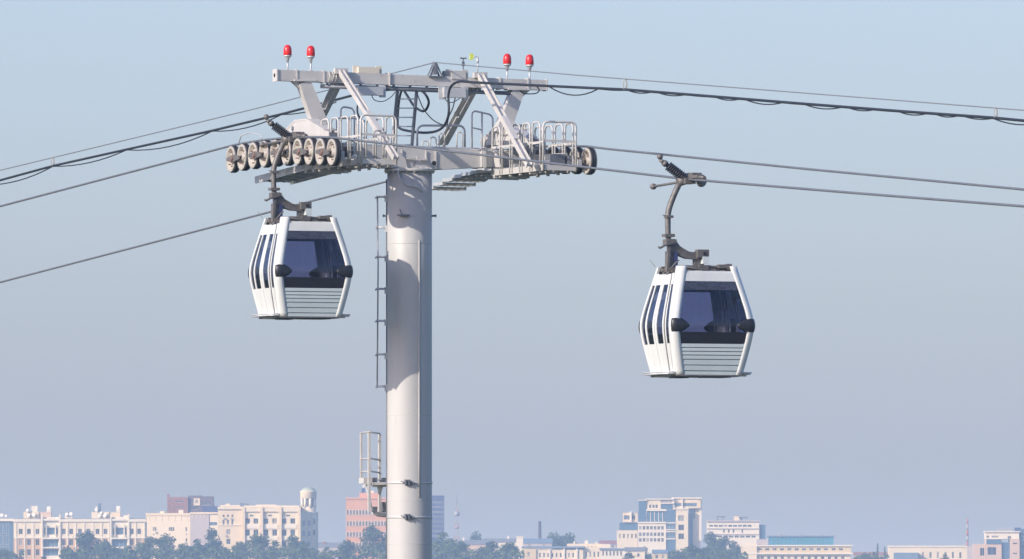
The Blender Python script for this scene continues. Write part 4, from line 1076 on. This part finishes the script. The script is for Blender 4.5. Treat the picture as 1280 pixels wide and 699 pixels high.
house(825, 816, 834, 692, 687, 3900, 'little yellow gabled house at the bottom, left of the big trees', 'w_yellow', 'roof_blue', [(821, 696, 3, 4), (829, 696, 3, 4)], depth=6)
house(795, 782, 806, 689, 684, 3950, 'grey roofed house between long cream building and yellow house', 'w_ivory', 'roof', [(788, 694, 3, 4), (798, 694, 3, 4)], depth=7)
# --- modern complex
X = Building('modern_complex', 'stepped modern complex of pale blocks and blue glass on the skyline', 'building', 825, 4200)
X.wall(771.5, 797, 663, None, .5, 14, 'w_ivory', [(775 + i * 5, 670, 2, 5) for i in range(5)]); X.boxes('glass_storey', 'bglass', [(774.5, 797, 653, 662.8, 1.5, 12)]); X.wall(779, 797, 641, 652.8, 1.8, 9, 'w_cream', [(784.5, 647, 8, 5), (792, 647, 4, 5)]); X.boxes('fin', 'w_white', [(786.8, 789.6, 639.5, 653.5, .9, 1)]); X.boxes('canopy', 'w_lav', [(778, 800, 652.4, 653.2, .6, 10)])
X.wall(797.5, 832.5, 654.5, None, 0, 15, 'w_white', [(800.5 + i * 4.6, y, 3, 4.2) for i in range(7) for y in (660, 668, 675)], rev=.2); X.boxes('glass_storey', 'bglass', [(798.5, 832.3, 639, 652.2, 1, 13)]); X.boxes('slab', 'w_white', [(797, 833, 652.4, 654.3, -.4, 15.6), (808, 833, 636.5, 638.8, .2, 14)])
X.each('mullion', 'w_white', [(x, x + .7, 639, 652.2, .75, .3) for x in (803, 808, 813, 818, 823, 828)])
X.wall(808, 826, 624.5, 636.3, 1, 12, 'w_ivory', [(813, 633, 2.6, 4), (817, 633, 2.6, 4), (821, 633, 2.6, 4)]); X.boxes('glass_storey', 'bglass', [(798.5, 807.8, 626, 652, .6, 9), (826.2, 841, 630, 636.4, 1, 12)]); X.boxes('slab', 'w_white', [(797.8, 808.2, 625, 626, .2, 10), (807.5, 842, 623.4, 624.6, .4, 13), (826, 842, 628.6, 629.8, .6, 12.5)]); X.wall(826.3, 841, 624.8, 628.4, 1.4, 11, 'w_lav')
X.wall(832.8, 844.5, 637.5, None, .4, 14, 'bglass', [(838.6, y, 10, 4.5) for y in (657.5, 669)], kind='blue', rev=.2); X.each('slab', 'w_white', [(832.6, 844.8, y, y + 1.4, -.2, 1) for y in (653, 661.5, 664, 673)])
X.wall(844.8, 860, 637, None, 0, 15, 'w_ivory', [(851.5, y, 6.5, 6.5) for y in (648, 659.5, 670.5)], rev=.4); X.boxes('slab', 'w_white', [(841, 860.6, 635.6, 637, -.4, 15)])
X.wall(840.5, 876, 623.5, 635.4, 2, 12, 'w_cream', [(857, 631, 26, 4)], kind='blue'); X.wall(862, 876, 635.6, None, 4, 10, 'w_ivory', [(864.5, 642, 2, 12), (868, 642, 2, 12)], kind='blue'); X.each('fin', 'w_white', [(840.5, 843, 622, 636, 1.2, 1), (852, 853.6, 623, 636, 1.4, .8), (874, 877, 622, 676, 3, 11)]); X.boxes('roof_slab', 'w_white', [(840, 877.4, 621.8, 623.4, 1.4, 13)])
sh = MB(); sh.prism([(X.X(860.8), .5, 0), (X.X(874), 9, 0), (X.X(874), 14, 0), (X.X(860.8), 14, 0)], (0, 0, X.Z(641))); sh.build('side_wing', 'bglass', X.o)
for px, y0 in ((870, 618), (844, 616), (847, 615), (824, 620.5), (778.5, 634)): X.pole(px, y0, 626 if px > 800 else 653, 4, .1)
# --- white slab right of it
Y_ = Building('slab_block', 'pale slab block with grey roof units right of the modern complex', 'building', 920, 4350)
Y_.wall(884, 949, 652.5, None, 0, 12, 'w_white', [(889 + i * 6, 657.5, 4.4, 2.4) for i in range(9)] + [(x, 664, 2, 4) for x in (905, 911, 917, 928)] + [(900 + i * 7, 671, 5, 2.5) for i in range(7)]); Y_.each('slab', 'w_lav', [(883, 950, 650.5, 652.3, -.6, 13), (883.5, 949.5, 660.3, 661.6, -.3, 1), (883.5, 949.5, 667.3, 668.6, -.3, 1)])
Y_.wall(917.5, 924, 645.5, 650.4, 2, 4, 'w_cream', name='roof_house'); Y_.boxes('roof_unit', 'dark_steel', [(924.5, 935, 646, 647.6, 3, 3), (896, 907, 645, 646.4, 3, 3), (896, 898, 646.4, 650.6, 3, 1), (926, 928, 647.6, 650.6, 3, 1), (903, 904.5, 646.4, 650.6, 3, 1)]); Y_.wall(949.3, 957, 656, None, 1, 9, 'bglass')
# --- yellow building with turquoise glass storey
T_ = Building('yellow_building', 'yellow building topped by a long turquoise glass storey', 'building', 995, 3950)
T_.wall(927, 1064, 683, 691, 0, 14, 'w_yellow', [(950 + i * 9.2, 686.8, 4.6, 2.6) for i in range(12)], rev=.25); T_.wall(930, 1063, 693.2, None, .3, 13, 'w_ivory', [(936 + i * 8.4, 698, 3.6, 5) for i in range(15)]); T_.boxes('cornice', 'w_white', [(926, 1066, 681.3, 683, -.6, 14.8), (929, 1066, 691, 693, -.9, 14.5)]); T_.boxes('end_bay', 'w_ivory', [(926.5, 947, 679.5, 681.2, -.2, 10), (927.5, 946, 683, None, -.7, .65)])
gs = T_.wall(961, 1042, 671, 681.2, 1.4, 10, 'teal', [], name='glass_storey'); T_.each('mullion', 'roof_blue', [(961 + i * 5.06 - .35, 961 + i * 5.06 + .35, 671.2, 681.2, 1.2, .3) for i in range(17)]); T_.boxes('glass_roof', 'roof_blue', [(959.5, 1043, 669.6, 670.9, .8, 11)]); T_.boxes('side_bay', 'w_lav', [(946, 960.5, 674, 681.1, 2, 8)])
for px, y0 in ((970, 667), (977, 666.5), (1001, 667.5), (1025, 668)): T_.boxes('roof_unit', 'mast_grey', [(px, px + 5, y0, 669.5, 3, 2)])
# --- low cream building
Z_ = Building('low_building', 'low cream building with small windows left of the striped mast', 'building', 1160, 3980)
Z_.wall(1111, 1209, 684, None, 0, 12, 'w_ivory', [(1154 + i * 9.3, 694, 2.4, 7) for i in range(6)]); Z_.boxes('parapet', 'w_white', [(1110.5, 1209.5, 682.2, 684, -.3, 12.6)]); Z_.boxes('lean_to_roof', 'roof_blue', [(1117, 1147, 691, None, -3, 2.9)]); Z_.each('roof_unit', 'mast_grey', [(1143, 1149, 680.8, 682, 3, 3), (1199, 1205, 680.8, 682, 3, 3)])
# --- striped mast
S_ = Building('striped_mast', 'slim red and white striped chimney mast at right', 'mast', 1209.3, 4050)
ys_ = [655.5, 662.5, 670, 677, 684, 691]; n = 0
for y1, y0 in zip([648.5] + ys_, ys_ + [None]):
    z0 = 0 if y0 is None else S_.Z(y0); MB().tube([(0, 0, z0), (0, 0, S_.Z(y1))], .38 if n else .3, 10).build('band', 'mast_red' if n % 2 == 0 else 'dish', S_.o); n += 1
# --- pink building at right edge
P_ = Building('pink_block', 'pink and white block with blue glazing cut by the right edge', 'building', 1250, 3900)
P_.wall(1217, 1232, 680, None, .4, 10, 'w_pink', [(1228, 690, 5, 9)]); P_.wall(1232.3, 1252, 674, None, 0, 12, 'w_pink', [(1240, 689, 10, 9)]); P_.wall(1232, 1274, 665.5, 673.8, 1, 12, 'w_white', [(1235, 671, 3, 2.5), (1244, 671, 8, 2.5), (1262, 672, 4, 3)]); P_.boxes('glass_bay', 'bglass', [(1233, 1251, 674.2, 680, -.3, .28), (1252.3, 1262, 678, None, .8, 10)]); P_.wall(1262.3, 1274.5, 674, None, .2, 12, 'w_pink', [(1269, 679.5, 5, 1.8), (1269, 692, 5, 1.8)]); P_.boxes('roof_slab', 'w_white', [(1231, 1275.5, 664, 665.4, .4, 13)]); P_.boxes('roof_unit', 'mast_grey', [(1234, 1243, 662.5, 664, 3, 3), (1247, 1266, 660.5, 664, 4, 4)])
P_.wall(1274.8, 1300, 661, None, 2, 14, 'bglass', [(1282, y, 8, 4) for y in (668, 678, 688)], kind='blue', rev=.15); P_.boxes('roof_unit', 'navy', [(1269, 1277, 659.5, 663.8, 3.2, 2)]); P_.wall(1210, 1217, 682.5, None, 1.5, 8, 'w_lav')
house(1085, 1068, 1109, 694, 690, 4100, 'small pinkish houses row end behind the pale green trees', 'w_pink', 'roof_red', [(1075 + 7 * i, 697, 2.5, 3) for i in range(5)], depth=7)

# ------------------------------------------------------------------ trees
def tree_meshes(seed, shape, lm, R=5.0, H=16.0):
    rnd = random.Random(seed); lobes = []
    if shape == 'round':
        for i in range(13):
            a = rnd.uniform(0, 6.28); rr = R * .62 * math.sqrt(rnd.random()); z = H * rnd.uniform(.42, .86); f = 1 - abs(z / H - .6) * .9
            lobes.append((Vector((math.cos(a) * rr * f, math.sin(a) * rr * f, z)), R * rnd.uniform(.27, .43)))
        lobes.append((Vector((0, 0, H * .9)), R * .3))
    else:
        for i in range(12):
            t = i / 11; a = rnd.uniform(0, 6.28); rr = R * .42 * (1 - t)
            lobes.append((Vector((math.cos(a) * rr, math.sin(a) * rr, H * (.3 + .67 * t))), R * (.44 - .32 * t)))
    mb = MB()
    for c, r in lobes:
        for k in range(int(95 * (r / 1.7) ** 1.6) + 25):
            d = Vector((rnd.gauss(0, 1), rnd.gauss(0, 1), rnd.gauss(0, 1))).normalized()
            p = c + Vector((d.x, d.y, d.z * .82)) * r * (rnd.random() ** .4) * rnd.choice((1, 1, 1, 1.12, 1.25))
            n = (d + Vector((rnd.gauss(0, .6), rnd.gauss(0, .6), rnd.gauss(0, .6) + .3))).normalized()
            t = n.cross(Vector((rnd.gauss(0, 1), rnd.gauss(0, 1), rnd.gauss(0, 1)))).normalized(); b = n.cross(t)
            s = rnd.uniform(.22, .5)
            i = len(mb.v); mb.v += [p + t * s, p + b * s * .7 + n * .1, p - t * s, p - b * s * .7 + n * .1]
            mb.face((i, i + 1, i + 2, i + 3))
    crown = bpy.data.meshes.new('crown'); crown.from_pydata([tuple(v) for v in mb.v], [], mb.f); crown.materials.append(M[lm]); crown.update()
    tb = MB(); top = Vector((rnd.uniform(-.3, .3), rnd.uniform(-.3, .3), H * .72))
    tb.tube([(0, 0, -.6), (.05, .02, H * .2), top * .6, top], [.34, .26, .17, .05], 7)
    for c, r in lobes[:9]:
        s = top * rnd.uniform(.35, .75); tb.tube([s, s.lerp(c, .5) + Vector((0, 0, -.2)), c], [.12, .08, .03], 5)
    return crown, tb.mesh('trunk', 'bark')
protos = {'r0': tree_meshes(1, 'round', 'leaf0'), 'r1': tree_meshes(2, 'round', 'leaf1'), 'r2': tree_meshes(3, 'round', 'leaf0'), 'r3': tree_meshes(4, 'round', 'leaf1'), 'p0': tree_meshes(5, 'round', 'leaf2'), 'c0': tree_meshes(6, 'cone', 'leaf2', 3.0), 'r4': tree_meshes(8, 'round', 'leaf0')}
TREES = [  # px, top row, width px, Y, proto, label
 (6, 686, 30, 3650, 'r0', 'low tree in the bottom left corner'),
 (54, 695, 22, 3640, 'r1', 'tree top just showing below the first balcony bay'),
 (83, 684, 26, 3640, 'r2', 'small tree left of the big tree by the long cream block'),
 (110, 663, 44, 3660, 'r0', 'big tree crown in front of the long cream block'),
 (133, 676, 34, 3630, 'r3', 'tree at lower left of the second balcony bay'),
 (160, 682, 30, 3650, 'r1', 'tree below the second balcony bay'),
 (186, 670, 36, 3670, 'r2', 'tree at the joint of long cream block and low wing'),
 (206, 667, 34, 3690, 'r0', 'taller tree in front of the low cream wing windows'),
 (228, 679, 34, 3640, 'r3', 'lower tree below the low cream wing'),
 (247, 673, 30, 3660, 'r1', 'tree before the blank mauve wall'),
 (265, 660, 32, 3680, 'r4', 'tall tree between mauve wall and corner block'),
 (283, 684, 26, 3630, 'r2', 'small tree under the arched corner of the corner block'),
 (300, 676, 28, 3640, 'r3', 'tree before left end of the corner block front'),
 (322, 666, 40, 3670, 'r0', 'broad tree in front of the corner block piers'),
 (345, 676, 30, 3640, 'r1', 'lower tree in front of the corner block middle'),
 (367, 668, 36, 3660, 'r2', 'tree in front of the shaded wing below the round tower'),
 (390, 684, 26, 3640, 'r4', 'small tree at the foot of the round tower'),
 (405, 690, 26, 3500, 'p0', 'light green tree top right of the round tower foot'),
 (434, 674, 30, 3650, 'r3', 'tree in front of left corner of orange-red office'),
 (466, 655, 40, 3680, 'r0', 'big tree in front of orange-red office beside the column'),
 (482, 668, 30, 3700, 'r2', 'tree touching the left edge of the column'),
 (553, 665, 40, 3680, 'r1', 'big tree touching the right edge of the column'),
 (575, 676, 34, 3650, 'r0', 'tree below the lattice mast'),
 (595, 664.5, 34, 4600, 'r4', 'far dark tree behind the pink house'),
 (613, 676, 34, 3670, 'r2', 'tree in front of the white middle house, left one'),
 (637, 677, 34, 3660, 'r3', 'tree in front of the white middle house, right one'),
 (603, 690, 30, 3600, 'r1', 'low tree below the pink house'),
 (692, 664.5, 42, 4450, 'r0', 'left half of the round dark trees behind long cream building'),
 (712, 665.5, 42, 4470, 'r2', 'right half of the round dark trees behind long cream building'),
 (786, 690, 22, 3700, 'r4', 'small tree right of the long cream building'),
 (806, 683, 22, 4000, 'r1', 'tree between grey roofed house and little yellow house'),
 (846, 687, 28, 3750, 'r3', 'tree right of the little yellow house'),
 (866, 681, 40, 3720, 'r0', 'broad tree below the modern complex'),
 (890, 664, 36, 4150, 'r2', 'tree on the slope right of modern complex'),
 (884, 684, 30, 3780, 'r1', 'tree right of the broad tree below modern complex'),
 (906, 670, 40, 4050, 'r4', 'tall tree below the pale slab block'),
 (922, 681, 28, 4000, 'r0', 'tree touching the yellow building at its left'),
 (902, 688, 34, 3740, 'r3', 'low tree left of the yellow building foot'),
 (1097, 680, 11, 3900, 'c0', 'slim pale green pointed tree left of low cream building'),
 (1106, 684, 10, 3910, 'c0', 'shorter pointed pale tree beside the slim one'),
 (1080, 691, 26, 3850, 'p0', 'low pale green tree before the pinkish houses'),
 (1181, 692, 16, 3700, 'r1', 'little dark tree top before the low cream building'),
]
for i, (px, py, w, Y, key, label) in enumerate(TREES):
    g = ground_z(Y); h = wz(py, Y) - g; wd = w * (D0 + Y) / F
    R0, H0 = (3.0, 16.0) if key == 'c0' else (5.0, 16.0)
    t = thing('tree', label, 'tree', (wx(px, Y), Y, g), random.uniform(0, 6.28), 'trees before the city buildings')
    s = wd / (1.75 * R0); t.scale = (s, s, h / (H0 * .985))
    link('crown', protos[key][0], t); link('trunk', protos[key][1], t)

# low shrubs that close the gaps under the trees
rnd = random.Random(11); mb = MB()
for a, b, top, Y in ((-10, 30, 692, 3600), (76, 300, 687, 3600), (280, 430, 689, 3600), (425, 600, 687, 3600), (590, 655, 689, 3610), (835, 935, 691, 3680), (1066, 1112, 695, 3800)):
    for k in range(int((b - a) * 11)):
        px = rnd.uniform(a, b); g = ground_z(Y); hmax = wz(top + 3 * math.sin(px * .35) + 2.5 * math.sin(px * .13 + 1), Y) - g
        p = Vector((wx(px, Y), Y + rnd.uniform(-3, 3), g + hmax * rnd.random() ** .5))
        n = Vector((rnd.gauss(0, .6), rnd.gauss(-.4, .6), rnd.gauss(.5, .6))).normalized(); t = n.cross(Vector((rnd.gauss(0, 1), rnd.gauss(0, 1), rnd.gauss(0, 1)))).normalized(); q = n.cross(t); s = rnd.uniform(.35, .7)
        i = len(mb.v); mb.v += [p + t * s, p + q * s * .7, p - t * s, p - q * s * .7]; mb.face((i, i + 1, i + 2, i + 3))
tag(mb.build('shrubbery', 'leaf0'), 'low dark green shrubs filling the gaps under the trees', 'shrubs', kind='stuff')
# ------------------------------------------------------------------ haze
mb = MB(); mb.box((0, 4400, 47), (18000, 15000, 96))
hz_ = mb.build('haze', 'ground')
hm = bpy.data.materials.new('haze_air'); hm.use_nodes = True
n, l = hm.node_tree.nodes, hm.node_tree.links
n.remove(n['Principled BSDF'])
pv = n.new('ShaderNodeVolumePrincipled')
pv.inputs['Color'].default_value = (.49, .69, 1.0, 1)
pv.inputs['Absorption Color'].default_value = (1, 1, 1, 1)
pv.inputs['Density'].default_value = 1.5e-4
pv.inputs['Anisotropy'].default_value = 0.0
l.new(pv.outputs[0], n['Material Output'].inputs['Volume'])
hz_.data.materials.clear(); hz_.data.materials.append(hm)
tag(hz_, None, None, kind='stuff')
